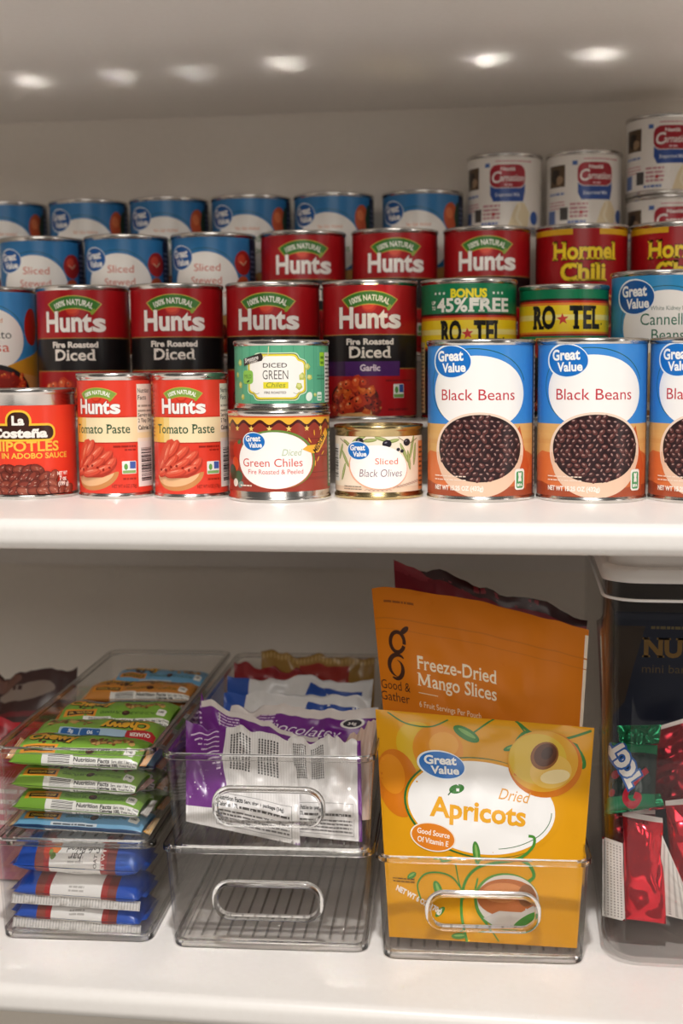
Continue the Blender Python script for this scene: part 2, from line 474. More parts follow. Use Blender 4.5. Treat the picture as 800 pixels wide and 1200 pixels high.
def full(r, y0, y1, bg): R = (r-.00072)*1000; return Art(-PI*R, PI*R, y0, y1, bg)
def U(x, r): return r*math.asin(max(-1, min(1, x/r)))
BOLD, SLAB = .022, (.055, .085)
def gv_logo(a, cx, cy, rx, ry, rot=-.05, lc='#1a6fc0'):
    a.ell(cx-rx*.03, cy-ry*.01, rx*1.07, ry*1.08, '#eaf0f4', rot); a.ell(cx, cy, rx, ry, lc, rot)
    a.arc(cx, cy, rx*1.0, ry*1.0, 60, 175, rx*.05, '#eaf0f4', rot, taper=True)
    a.text('Great', cx-rx*.06, cy+ry*.04, ry*.62, '#f6f4f1', bold=.035, w=rx*1.42, rot=.03)
    a.text('Value', cx+rx*.14, cy-ry*.66, ry*.54, '#f6f4f1', bold=.035, w=rx*1.25, rot=.03)
def side_panels(a, r, h0, h1, c0=.62, bg='#ece6dc'):
    """nutrition table and bar code on the turned-away side of a label"""
    R = r*1000; x0, x1 = R*PI*.5, R*PI*.86; m = (h0+h1)/2
    a.rect(x0, x1, m+1, h1-1.5, bg); a.text('Nutrition', x0+1, h1-6, 2.6, '#3a3531', al='l', bold=.02); a.text('Facts', x0+1, h1-10, 2.6, '#3a3531', al='l', bold=.02)
    a.lines(x0+1, x1-1, m+2, h1-13, max(3, int((h1-m)/3)), '#6b645c', .35, 3)
    a.barcode(x0+1, x0+R*.62, h0+2, m-1, True, 5)
    a.lines(-x1, -x0, h0+3, h1-3, max(6, int((h1-h0)/3)), '#d8cfc6', .3, 8)

def art_beans():
    r = .0375; R = 37; a = full(r, 4, 105, '#3c88d2')
    q = a.b
    a.rect(q[0], q[1], 4, 52.5, '#dfae6c')
    for k, (y0, c) in enumerate(((46, '#e0b170'), (42, '#dba565'))): a.rect(q[0], q[1], y0-3, y0, c)
    for sx in (-1, 1):
        a.poly([(sx*60, 4), (sx*60, 27), (sx*40, 34), (sx*30, 33), (sx*14, 8), (sx*14, 4)], '#d9743f' if sx < 0 else '#cd6a38')
    a.poly([(-60, 4), (60, 4), (60, 12), (34, 11), (12, 9), (-20, 9), (-40, 13), (-60, 13)], '#a24a2c')
    a.poly([(29, 47), (33, 51), (37, 38), (44, 24), (40, 8), (33, 10)], '#c85a2d')
    # white oval and its green line
    a.arc(1.5, 76, 37.2, 26.5, 20, 235, .55, '#1f5a52', -.1, n=60)
    a.ell(2, 73.5, 34.5, 24.5, '#f7f3ef', -.06, 60)
    gv_logo(a, -17.3, 95-.6, 14.6, 10.6)
    a.text('Black Beans', 1.5, 68.5, 7.2, '#c02f3d', w=53)
    # bowl
    a.ell(3, 34.2, 33.6, 26.2, '#f0d6c2', 0, 60); a.poly(a.ell_pts(3, 33.5, 32.6, 30.2, 0, 40, PI, 2*PI), '#e8c3a8')
    a.ell(3, 36.2, 30.6, 22.6, '#2a1a1c', 0, 60)
    G = random.Random(3); base = [[], [], []]; hi = []
    y = 15.5
    row = 0
    while y < 57.5:
        x = -29+(row % 2)*1.9
        while x < 34:
            px, py = x+G.uniform(-.6, .6), y+G.uniform(-.5, .5)
            if ((px-3)/29.3)**2+((py-36.2)/21.3)**2 < 1:
                ro = G.uniform(-1.2, 1.2); base[G.randrange(3)].append(a.ell_pts(px, py, 2.2, 1.5, ro, 10))
                hi.append(a.ell_pts(px-.4, py+.5, 1.05, .55, ro, 8))
            x += 4.5
        y += 3.2; row += 1
    for b, c in zip(base, ('#4a2b2b', '#5f3633', '#372124')): a.add(c, b)
    a.add('#a5837c', hi)
    a.text('NET WT 15.25 OZ (432g)', -32, 8.0, 2.9, '#f4e9e0', al='l', bold=.04, w=38)
    a.lines(-32, -6, 14.5, 19.5, 2, '#f0d9c8', .3, 4)
    a.rrect(28.5, 37.5, 7.8, 22, 2, '#f1efe9'); a.rrect(29.7, 36.3, 9, 20.3, 1.5, '#4d9a63'); a.ell(33, 16.5, 1.1, 3.4, '#f1efe9', .35); a.ell(33, 16.5, 1.1, 3.4, '#f1efe9', -.35)
    a.text('BPA', 33, 10.2, 1.8, '#f1efe9', bold=.04, w=5)
    a.rect(50, 53, 4, 105, '#2c2433'); a.rect(53, 80, 4, 105, '#efe9e2'); a.lines(54, 78, 8, 100, 24, '#5d5560', .4, 4)
    side_panels(a, r, 4, 105); return a

def hunts_arch(a, cx, cy, k, gr='#3f7d2c'):
    """green arched flag, tomato and white brand lettering; (cx, cy) is the middle of the lettering's base line, k scales"""
    Rr = 34*k; y0 = cy+19.2*k
    warp = lambda x, y: ((Rr+y)*math.sin(x/Rr), (Rr+y)*math.cos(x/Rr)-Rr)
    def band(w, lo, hi, m):
        L = [warp(-w+2*w*i/24, hi) for i in range(25)]; B = [warp(-w*.9+2*w*.9*i/24, lo) for i in range(25)]
        a.add(m, [[(cx+B[i][0], y0+B[i][1]), (cx+B[i+1][0], y0+B[i+1][1]), (cx+L[i+1][0], y0+L[i+1][1]), (cx+L[i][0], y0+L[i][1])] for i in range(24)])
    a.ell(cx-.6*k, y0-1.6*k, 6*k, 5.6*k, '#c8321f')
    a.ell(cx-1.2*k, y0-.8*k, 5.2*k, 4.4*k, '#dd4a2c'); a.ell(cx-2.6*k, y0+.6*k, 1.6*k, 1.2*k, '#f3b9a3'); a.ell(cx+2.2*k, y0+.4*k, .9*k, .7*k, '#f0a58d')
    band(19.4*k, -1.4*k, 9.4*k, '#c3b04a'); band(18.6*k, -.7*k, 8.7*k, gr)
    a.text('100% NATURAL', cx, y0+1.9*k, 4.3*k, '#f3f1e6', bold=.03, w=31*k, warp=warp)
    a.otext('Hunt', cx-5.6*k, cy, 15.2*k, '#f6f1ec', '#8c1a1e', .02, bold=.036, w=40.5*k)
    a.otext('s', cx+20.8*k, cy, 14.2*k, '#f6f1ec', '#8c1a1e', .02, bold=.036, w=11.5*k)
    a.ell(cx+15.6*k, cy+15.5*k, 1.5*k, 2.7*k, '#8fa83a', -.5)
def tomato_bowl(a, cx, cy, seed, k=1.0):
    """wooden spoon heaped with roasted tomato pieces"""
    a.poly(a.ell_pts(cx, cy+11*k, 22*k, 13.5*k, 0, 30, PI, 2*PI), '#c58a50'); a.poly(a.ell_pts(cx-1, cy+11*k, 20*k, 10.5*k, 0, 30, PI, 2*PI), '#dba56a')
    a.ell(cx-1, cy+17*k, 20.5*k, 12*k, '#541713')
    P = []; G = random.Random(seed)
    for rw in range(5):
        for i in range(6-rw//2):
            P.append((cx-17*k+i*6.6*k+rw*1.6*k+G.uniform(-1, 1), cy+10*k+rw*4.6*k-abs(i-2.4)*1.2*k))
    G.shuffle(P)
    a.chunks(P, 4.6*k, (('#c23a20', '#dd5c30', '#f0a070'), ('#a82b1b', '#d04a28', '#eda880'), ('#d2581f', '#e67a35', '#f6c79a'), ('#7e1c16', '#b33521', '#2a1210')), seed, '#241210')
def art_hunts(flavor):
    r = .0375; a = full(r, 4, 103.3, '#ac161d'); q = a.b
    a.rect(q[0], q[1], 40.6, 65.6, '#1b1718')
    for y in (66.0, 40.2): a.rect(q[0], q[1], y-.3, y+.3, '#a58a4a')
    hunts_arch(a, 0, 71.4, .97)
    a.text('Fire Roasted', 0, 58.6, 4.3, '#efe7df', bold=.04, w=37.5)
    a.text('Diced', 0, 48.6, 8.4, '#f1e9e0', bold=.02, serif=SLAB, w=33)
    if flavor:
        a.rect(-44, 24.5, 34.6, 45.8, '#4c2468'); a.text('Garlic', 0, 38.6, 4.6, '#e7d9ea', bold=.03, w=15.5)
        a.rect(-44, -20, 34.6, 45.8, '#3a1c4c')
    tomato_bowl(a, -13, 1.5, 5)
    a.rrect(18.6, 28.6, 17.8, 28.4, .6, '#e9ece6'); a.rect(24, 28.2, 22, 28, '#3d5fa8'); a.rect(19, 28.2, 18.2, 20.6, '#79a356'); a.ell(21.5, 24, 1.6, 2.6, '#5c9a4a')
    a.lines(12, 38, 30.4, 32.6, 1, '#7d1519', .6, 2); a.lines(14, 34, 8, 11, 1, '#7d1519', .6, 5)
    side_panels(a, r, 4, 103); a.rect(-90, -57, 40, 60, '#1b1718')
    return a

def art_paste():
    r = .027; a = full(r, 4, 83.3, '#e0402e'); q = a.b
    hunts_arch(a, -3, 60.4, .63, '#86a344')
    a.rect(q[0], q[1], 39.8, 58, '#f2dfb4')
    for x0, x1, c in ((-40, -22.5, '#eeb23c'), (-22.5, -18, '#efc35e'), (-18, -13, '#f0d288')): a.rect(x0, x1, 39.8, 57.4, c)
    a.rect(q[0], q[1], 57.4, 58.2, '#c83426'); a.rect(q[0], q[1], 39.4, 40, '#b52c20')
    a.text('Tomato Paste', -2.2, 46.4, 6.2, '#2c5237', bold=.008, serif=(.045, .05), w=45)
    # spoon of swirled paste
    a.poly(a.ell_pts(-7, 18.5, 18.5, 12.3, .12, 30, PI, 2*PI), '#c98850'); a.poly(a.ell_pts(-8.5, 18.6, 17, 9.4, .12, 30, PI, 2*PI), '#eab98a')
    a.poly([(-24, 18), (-25, 26), (-21, 34), (-15, 41.5), (-11, 42.5), (-7, 39), (-2, 37), (3, 34), (8, 31), (9.5, 24), (9, 19), (0, 15.4), (-14, 15)], '#d9503a')
    G = random.Random(4)
    for (cx, cy, L, ro) in ((-19, 26, 8, .9), (-15, 33, 8, 1.15), (-10, 36, 7, 1.0), (-5, 32, 8, .75), (1, 29, 8, .7), (5, 24, 7, .9), (-13, 25, 9, .8), (-6, 24, 9, .55), (0, 21, 8, .4), (-18, 20, 6, .5), (-9, 19, 8, .2)):
        c, q = math.cos(ro), math.sin(ro)
        a.ell(cx+.5, cy-.7, L, 2.9, '#b93a2a', ro, 18); a.ell(cx, cy, L, 2.6, '#d64e38', ro, 18); a.ell(cx-.5*q, cy+.6*c, L*.8, 1.2, '#e26a50', ro, 14); a.ell(cx-.9*q, cy+1.0*c, L*.4, .35, '#f09a80', ro, 10)
    for k in range(7): a.blob(-20+k*4.2, 19+G.uniform(0, 8), 1.0, '#8f2218', G, n=6)
    a.rrect(13.8, 24.4, 17.6, 26.6, .6, '#eef0ea'); a.rect(19.5, 24, 21.2, 26.2, '#4562b0'); a.rect(14.2, 24, 18, 20, '#8ab06a'); a.ell(16.6, 22.6, 1.4, 2.2, '#6aa654')
    a.lines(8, 24.5, 36.4, 38.6, 1, '#9a2418', .55, 2); a.lines(16, 24.5, 34, 36, 1, '#9a2418', .55, 3)
    a.lines(14.4, 24.5, 13.4, 15.6, 1, '#a32a1c', .6, 4); a.text('NET WT 6 OZ (170g)', 24.5, 8, 2.2, '#a32a1c', al='r', bold=.03, w=18)
    a.rect(26.2, 46, 46.5, 80.6, '#f0e6d4'); a.text('Nutrition', 27, 74.5, 3.1, '#3f3a30', al='l', bold=.01, w=13); a.text('Facts', 27, 69.6, 3.1, '#3f3a30', al='l', bold=.01)
    a.lines(27, 45, 61, 68, 2, '#a89e8c', .4, 2); a.text('Serving size', 27, 57.5, 2.6, '#4f493e', al='l', bold=.02, w=16); a.text('2 Tbsp (33g)', 27, 53.6, 2.6, '#4f493e', al='l', bold=.02, w=16); a.text('Calories 30', 27, 48.4, 3.0, '#3f3a30', al='l', bold=.03, w=16)
    a.rect(26.2, 46, 8, 42.5, '#f1e8da'); a.barcode(27, 44, 9, 40, True, 7)
    a.lines(-60, -30, 44, 80, 14, '#b0281d', .35, 9); a.lines(-60, -33, 8, 36, 10, '#b0281d', .35, 9)
    return a

def art_chipotle():
    r = .034; a = full(r, 3.6, 66.2, '#e8422c')
    for g, c in ((1.6, '#f0c23e'), (0, '#3d2019')):
        a.rrect(-25-g, 25+g, 42.6-g, 52+g, 4.2+g, c); a.rrect(-7.8-g, 7.8+g, 48-g, 61.5+g, 6+g, c)
    a.rrect(-25, 25, 42.6, 52, 4.2, '#3d2019')
    a.text('La', 0, 52.7, 6.0, '#f6efe6', bold=.045, w=9); a.text('Costeña', 0, 43.9, 5.9, '#f6efe6', bold=.05, w=41)
    a.text('CHIPOTLES', 0, 34.2, 6.6, '#f2c24a', bold=.022, w=58); a.text('PEPPERS IN ADOBO SAUCE', 0, 29.0, 3.7, '#f2c24a', bold=.022, w=73)
    G = random.Random(6)
    spots = [(x+G.uniform(-1, 1), y) for y, n in ((21, 5), (15.5, 8), (10, 10), (5.5, 12)) for x in [(-.5+(i+.5)/n)*(n*6.6) for i in range(n)]]
    for (x, y) in spots:
        ro = G.uniform(-1, 1.2); c = G.choice((('#7a3226', '#8f4433', '#b98878'), ('#6a2a20', '#84382b', '#c39a8c'), ('#8c4232', '#a15844', '#d0ab9c')))
        a.ell(x, y, 5.6, 3.6, '#43170f', ro, 14); a.ell(x, y+.3, 5.1, 3.1, c[0], ro, 14); a.ell(x-.6, y+.9, 3.4, 1.5, c[1], ro+.2, 10)
        for k in range(3): a.ell(x+G.uniform(-3, 3), y+G.uniform(-1.4, 2), .9, .25, c[2], ro+G.uniform(-.5, .5), 6)
    a.text('NET WT', 31, 16.5, 2.4, '#f4e2d8', bold=.05, w=9); a.text('7 oz', 31, 12.8, 2.8, '#f4e2d8', bold=.06, w=6); a.text('(199 g)', 31, 9.2, 2.6, '#f4e2d8', bold=.05, w=9)
    side_panels(a, r, 3.6, 66); return a

def art_gchile():
    r = .036; a = full(r, 7.5, 59.5, '#97382a'); q = a.b
    for y in (20, 31, 43): a.rect(q[0], q[1], y-.2, y+.2, '#6d241c')
    a.rect(q[0], q[1], 15, 17, '#8a3226'); a.rect(q[0], q[1], 36, 38.5, '#a8422f')
    for off, c in ((-2.2, '#4c1c17'), (0, '#f0b43a')):
        P = [(q[0], 60)]
        n = 160
        for k in range(n+1):
            x = q[0]+(q[1]-q[0])*k/n; P.append((x, 54.6+off+1.7*math.cos(2*PI*x/13.2)))
        a.add(c, [[P[i], P[i+1], (P[i+1][0], 60), (P[i][0], 60)] for i in range(1, n+1)])
    a.rect(q[0], q[1], 57.6, 59.5, '#d9572c')
    for k in range(-8, 9): a.star(6.6+13.2*k, 50.2, 2.2, '#f3cf6a')
    for (x, y, w, h, c) in ((-33, 35, 6, 9, '#b8301f'), (-36, 26, 4, 7, '#d04a22'), (-33, 17, 5, 6, '#3c5b3f'), (-36, 13, 3, 4, '#e5ded2'), (-30, 12, 3, 3, '#7a8f86'), (-40, 20, 5, 8, '#27402c'), (-31, 41, 2, 2, '#3f6b3a')):
        a.ell(x, y, w, h*.7, c, .4, 16)
    a.ell(-2.2, 29.4, 28.6, 20.0, '#69893f', -.05, 50); a.ell(-3.2, 28.6, 28, 19.4, '#c8563e', -.03, 50); a.ell(-3.4, 28.8, 27.4, 19.2, '#f8f4f0', -.03, 50)
    gv_logo(a, -18, 41.6, 8.2, 6.0)
    a.text('Diced', 8.2, 32.0, 4.4, '#b5c7a4', shear=.25, serif=(.03, .03), w=13.5); a.text('Green Chiles', -5.4, 24.6, 5.4, '#d2473a', w=43); a.text('Fire Roasted & Peeled', -3.0, 19.6, 3.1, '#d2473a', w=39)
    a.poly([(16, 36), (24, 33), (30, 33.5), (43, 46), (39, 50), (28, 39), (20, 38.5)], '#f2b23c'); a.text('MEDIUM', 32.4, 38.2, 3.6, '#3d2418', rot=.8, bold=.03, w=15)
    for (x, y, ro) in ((26, 47, .1), (22, 42, .6), (33, 47, -.2), (27, 26, -.1), (30, 29, -.6), (35, 33, -.9)): a.ell(x, y, .5, 2.2, '#f2b23c', ro, 8)
    a.lines(-30, -20, 11, 13, 1, '#e8d8c8', .5, 3)
    a.rect(43, 70, 9, 49, '#3d6b45'); a.rect(46, 68, 11, 47, '#ece6dc'); a.lines(47, 67, 12, 46, 12, '#5e584f', .4, 4)
    return a
def art_dgchile():
    r = .0335; a = full(r, 4.5, 44, '#5aa883'); q = a.b; G = random.Random(2)
    for k in range(26):
        x = q[0]+(q[1]-q[0])*k/26; a.rect(x, x+.5, 4.5, 44, '#4a9473')
    for k in range(40): a.rect((x := G.uniform(q[0], q[1])), x+G.uniform(.3, 1.2), (y := G.uniform(4, 30)), y+G.uniform(4, 14), G.choice(('#6cb792', '#4f9c7b', '#63b08a')))
    def plaque(g, c):
        P = []
        for k in range(64):
            t = 2*PI*k/64; ct, st = math.cos(t), math.sin(t)
            wob = 1+.045*math.cos(4*t)-.03*math.cos(8*t)
            P.append((-4+(19.6+g)*wob*(abs(ct)**.45)*(1 if ct >= 0 else -1), 22.6+(14.2+g)*wob*(abs(st)**.45)*(1 if st >= 0 else -1)))
        a.poly(P, c)
    plaque(1.7, '#cfe6c4'); plaque(1.0, '#3b3a24'); plaque(.6, '#e8d33c'); plaque(-.6, '#f6f2ea')
    a.text('DICED', -4.6, 28.8, 2.9, '#564c48', bold=.01, serif=(.04, .05), w=16.5); a.text('GREEN', -4.4, 20.9, 6.0, '#564c48', bold=-.004, w=17.5)
    a.rect(-12.8, 4.4, 14.6, 19.0, '#e6d83a'); a.text('Chiles', -4.4, 15.4, 3.4, '#7d8a3a', shear=.2, w=13); a.text('FIRE ROASTED', -4.6, 11.2, 1.5, '#6d645e', bold=.02, w=15)
    a.arc(-18, 13.5, 3, 2.4, 200, 320, .35, '#9aa390'); a.arc(10, 13.5, 3, 2.4, 220, 340, .35, '#9aa390')
    a.poly([(-29, 30), (-13.6, 33.4), (-12.4, 35.6), (-14, 38.6), (-29.4, 34.8)], '#3a2f2c'); a.text('Signature', -22, 33.2, 2.9, '#e9e2da', bold=.02, w=12, rot=.22, shear=.2); a.text('FARMS', -20, 31.9, 1.3, '#cfc6bc', bold=.02, w=7, rot=.22)
    a.stroke([(-13, 35.6), (-9, 37.4), (-8.6, 43)], .5, '#e4d9a6')
    a.rrect(-30, -20.6, 17.8, 27, 2.4, '#8cc152'); a.text('MILD', -25.3, 21.6, 2.6, '#466b2a', w=6.4); a.ell(-25, 19.6, 1.6, .6, '#39552a', .5, 10)
    for (x, y, s) in ((18, 29, 2.6), (14, 22.5, 2.9), (20, 22, 2.4), (12, 16, 2.5), (-34, 32, 2.4), (-38, 24, 2.2), (-34, 17, 2.6), (-31, 9, 2.0), (25, 10, 1.6)):
        a.blob(x, y, s, '#b8bf5c', G, n=5, j=.2); a.blob(x-.3, y+.5, s*.6, '#d8d885', G, n=5, j=.2)
    a.rrect(30, 36, 29.5, 39, 1, '#9ed034'); a.lines(31, 35, 31, 38, 2, '#5c8a2a', .5, 2)
    a.lines(27, 36, 20.5, 25, 2, '#3f7d5f', .4, 6)
    a.ell(19.6, 9, 2.6, 3.2, '#e4efe2', -.4, 16); a.rrect(27, 32, 6, 12, 1, '#e4efe2'); a.lines(27.6, 31.6, 7, 11, 2, '#6fae8c', .5, 2)
    a.rect(36.5, 60, 5, 39, '#e9e5dd'); a.lines(37.5, 58, 6, 38, 12, '#5e584f', .4, 4)
    return a
def art_olives():
    r = .0315; a = full(r, 5.2, 43.6, '#f3e3cd')
    q = a.b
    a.rect(q[0], q[1], 5.2, 9, '#e9cdb2')
    G = random.Random(9)
    leaves = [(-26, 28, -1.0, 7), (-28, 19, -1.9, 6.5), (-23, 38, -.6, 6), (-31, 33, 1.2, 6), (19, 32, -1.1, 8), (26, 36, 1.3, 9), (29, 31, 1.45, 8), (23, 27, -1.4, 7), (10, 40.5, .2, 5), (-6, 41, .1, 5), (2, 42, -.3, 5), (-14, 42, .4, 6)]
    for (x, y, ro, L) in leaves: a.ell(x, y, L, 1.3, '#8c9a55', ro, 16); a.ell(x, y+.2, L*.9, .5, '#b3bb7c', ro, 12)
    a.stroke([(-32, 42), (-20, 36), (-8, 42)], .5, '#7b6a3c'); a.stroke([(14, 43), (22, 38), (32, 42)], .5, '#7b6a3c')
    for (x, y, rr) in ((-13.5, 40.2, 3.1), (5.8, 38.6, 3.3), (21, 39.4, 2.9), (17, 33.5, 1.5), (14, 34.6, 1.4)): a.ell(x, y, rr, rr*.85, '#231f2a', .2, 20); a.ell(x-.8, y+.9, rr*.3, rr*.16, '#8c8795', .3, 8)
    a.ell(-.5, 22.4, 22, 15.4, '#eeae8e', -.12, 50); a.ell(-.2, 22.8, 21.2, 15.0, '#fbf6f1', -.12, 50)
    gv_logo(a, -14.6, 34.0, 8.3, 6.0, -.1)
    a.text('Sliced', 5.6, 24.6, 4.2, '#e0694e', w=16); a.text('Black Olives', 1.4, 16.0, 5.2, '#6f4763', shear=.12, w=30, bold=-.008)
    a.lines(-27, -12, 7.0, 10.5, 2, '#8b7a68', .35, 4)
    for k in range(9): a.stroke([(10+k*2.6, 8+k*.4), (13+k*2.6, 9.6+k*.5), (15+k*2.6, 8.4+k*.5)], .45, '#b98f7e')
    for k in range(6): a.stroke([(-10+k*3, 6.5), (-8+k*3, 7.6), (-6+k*3, 6.4)], .45, '#c9a592')
    a.rect(33, 41, 6, 40, '#df8a4e'); a.lines(34, 40, 8, 38, 9, '#6a3a1c', .4, 6); a.barcode(-46, -34, 12, 38, True, 3)
    a.rect(45, 60, 5.2, 43, '#efe3d3'); a.lines(46, 58, 8, 40, 10, '#8a7c6c', .4, 6)
    return a
def art_rotel(bonus):
    r, h = (.0375, 107.5) if bonus else (.0345, 102); top = h-4.2
    a = full(r, 4, top, '#1c1716'); q = a.b
    g = '#0d7a50'
    y1 = 79.5 if bonus else 89.5     # top of the yellow field
    a.rect(q[0], q[1], y1+1.6, top, g)
    a.rect(q[0], q[1], y1, y1+1.6, '#3a1010'); a.rect(q[0], q[1], y1-1.6, y1, '#c02a1c'); a.rect(q[0], q[1], y1-3.4, y1-1.6, '#e88a2a')
    hY = 23
    a.rect(q[0], q[1], y1-hY, y1-3.4, '#f2d21f'); a.rect(q[0], q[1], y1-hY*.62, y1-hY*.45, '#f3e48a')
    a.rect(q[0], q[1], y1-hY-1.5, y1-hY, '#e88a2a'); a.rect(q[0], q[1], y1-hY-3, y1-hY-1.5, '#a01d18')
    base = y1-hY+2.8; cap = 15.6
    k = 1.0 if not bonus else .9
    for t, x0, ww in (('RO', -15.5*k, 19*k), ('TEL', 17.2*k, 26*k)):
        a.text(t, x0, base, cap, '#15130f', bold=.04, serif=(.06, .11), w=ww)
    a.star(-.8, base+cap*.42, 4.6, '#cf2a22', rot=.1); a.ell(32.5*k, base+3, .9, .9, '#15130f', 0, 10)
    yb = y1-hY-3
    a.rect(q[0], q[1], yb-3.5, yb, g if not bonus else '#1c1716')
    a.poly([(-22, yb-16), (22, yb-16), (25, yb-10), (22, yb-1.4), (-22, yb-1.4), (-25, yb-10)], '#d8b04a')
    a.poly([(-21.4, yb-16), (21.4, yb-16), (24, yb-10), (21.4, yb-2), (-21.4, yb-2), (-24, yb-10)], '#8c1a1a')
    a.text('Fire Roasted' if not bonus else 'Original', 0, yb-8, 4.2, '#f0b43a', bold=.03, serif=SLAB, w=36)
    tomato_bowl(a, -4, 4, 12, .9)
    if bonus:
        a.text('BONUS', 0, 93.0, 6.0, '#f1de2c', bold=.05, w=28)
        for s in (-1, 1):
            for i in range(3): a.star(s*(19.5+i*4), 96.2, 1.5, '#e9f0e6')
        a.text('45%', -13.4, 82.5, 9.6, '#f0ede4', bold=.03, w=25); a.text('FREE', 17, 82.5, 9.6, '#f0ede4', bold=.03, serif=(.06, .1), w=35)
        a.text('UP', -29.5, 88, 2.6, '#e9f0e6', bold=.04, w=4); a.text('TO', -29.5, 84, 2.6, '#e9f0e6', bold=.04, w=4)
    side_panels(a, r, 4, top); a.rect(-62, -42, 6, 60, '#e6cf9a'); a.lines(-60, -44, 8, 58, 16, '#5a3a2a', .4, 4)
    return a
def gv_blue(lines_, low='#d7a35e', r=.0375, h=107.5, bg='#2f78b2', tomato=True, logo=(-19, 92, 12.6, 9.6), oval=(6, 66, 31, 27)):
    a = full(r, 4, h-4.2, bg); q = a.b
    a.poly([(-60, 4), (60, 4), (60, 46), (34, 40), (0, 34), (-34, 40), (-60, 46)], low)
    cx, cy, rx, ry = oval
    a.arc(cx-.5, cy+1.4, rx+2, ry+1.6, 15, 200, .6, '#1d5a66', -.1, 50); a.ell(cx, cy, rx, ry, '#f3efea', -.08, 50)
    gv_logo(a, *logo, lc='#15589f')
    for (t, x, y, cap, c, w) in lines_: a.text(t, x, y, cap, c, w=w)
    return a
def art_stewed():
    a = gv_blue([('Sliced', 3, 74.6, 6.2, '#d2664c', 23), ('Stewed', 2, 63.6, 6.2, '#d2664c', 27), ('Tomatoes', 2, 53, 6.2, '#d2664c', 36)], oval=(1, 62, 31, 29), logo=(-23, 86.5, 12.6, 10))
    a.ell(37, 82, 9.5, 10.5, '#a5231f', 0, 26); a.ell(35, 85, 4.5, 4, '#cf4a34', .3, 16); a.ell(37, 58, 9, 13, '#b5502c', 0, 26); a.stroke([(33, 83), (37, 80), (41, 84)], .9, '#e8c9a0')
    tomato_bowl(a, 0, 2, 21); a.rect(46, 84, 4, 103, '#23264a'); a.lines(48, 82, 10, 96, 20, '#8a8fae', .35, 6); return a
def art_diced():
    a = gv_blue([('No Salt Added', 5, 75, 3.0, '#d98a5c', 22), ('Diced', 5, 64.4, 6.6, '#5a8a4c', 23), ('Tomatoes', 5, 54, 6.2, '#5a8a4c', 36)], oval=(3, 62, 31, 27), logo=(-22, 88, 12.6, 10))
    a.ell(37, 84, 8.5, 12.5, '#c2552f', 0, 26); a.ell(35, 87, 4, 5, '#dd7a4a', .3, 16); a.poly([(44, 70), (50, 70), (50, 98), (44, 96), (41, 84)], '#2f4a34')
    tomato_bowl(a, 0, 2, 22); a.rect(48, 84, 4, 103, '#20294c'); a.lines(50, 82, 10, 96, 20, '#8a8fae', .35, 6); return a
def art_cannellini():
    a = gv_blue([('White Kidney Beans', 9, 81.4, 3.0, '#6c7f74', 32), ('Cannellini', 6, 70.6, 8.4, '#1f6b4e', 41), ('Beans', 6, 59.4, 8.0, '#1f6b4e', 24)], h=111, bg='#3591c8', logo=(-19.5, 91.5, 15, 12.4), oval=(7, 68, 37, 28), low='#b98a5a')
    a.ell(4, 30, 30, 24, '#efe3cf', 0, 50); a.ell(4, 32, 27, 20, '#cdb48a', 0, 50); side_panels(a, .0375, 4, 106); return a
def art_salsa():
    a = gv_blue([('Roasted', 4, 79, 3.6, '#df9a72', 17), ('Tomato', 3, 66.5, 6.4, '#2a3a35', 33), ('Salsa', 4, 56, 7.4, '#d2502e', 27)], oval=(0, 66, 31, 25), logo=(-20, 93, 12, 9), bg='#3f8fcf')
    a.poly([(14, 44), (24, 48), (60, 60), (60, 34), (20, 40)], '#d2962c'); a.ell(41, 76, 9, 15, '#b5281d', 0, 26); a.rect(52, 84, 4, 103, '#1b2348')
    a.ell(4, 20, 33, 26, '#1c1d22', 0, 50); a.ell(4, 18, 31, 24, '#8c2218', 0, 50); G = random.Random(8)
    a.chunks([(G.uniform(-24, 32), G.uniform(5, 38)) for k in range(120)], 2.2, (('#c03a22', '#d9532e', '#f0b070'), ('#a82b1b', '#cf4a2a', '#e9c25a'), ('#7c1c16', '#a8321f', '#1d100e'), ('#d2551f', '#e68a3a', '#f3d87a')), 3)
    return a
def art_chili():
    r = .039; a = full(r, 4, 103, '#a30f17')
    for x0, x1 in ((-70, -8), (14, 70)):
        a.poly([(x0, 98.4), (x1, 98.4), (x1-1, 103), (x0, 103)], '#d8a41c')
    a.poly([(-41, 98.4), (-8, 98.4), (-8, 103), (-41, 103)], '#e0ac1e')
    for k in range(3): a.rect(-120, 120, 60+k*3, 60.6+k*3, '#a51019')
    for t, x, y, cap, w in (('Hormel', 2, 78.6, 13.4, 56), ('Chili', 1, 61.4, 13.4, 39)): a.otext(t, x, y, cap, '#f0cf2a', '#5c0d0c', .035, bold=.035, serif=(.06, .075), w=w)
    a.arc(0, 36, 34, 18, 15, 165, 1.2, '#e9b46a'); a.ell(0, 34, 32, 17, '#e0a35c', 0, 40); a.ell(0, 33, 29, 15, '#7a2a16', 0, 40); side_panels(a, r, 4, 102); return a
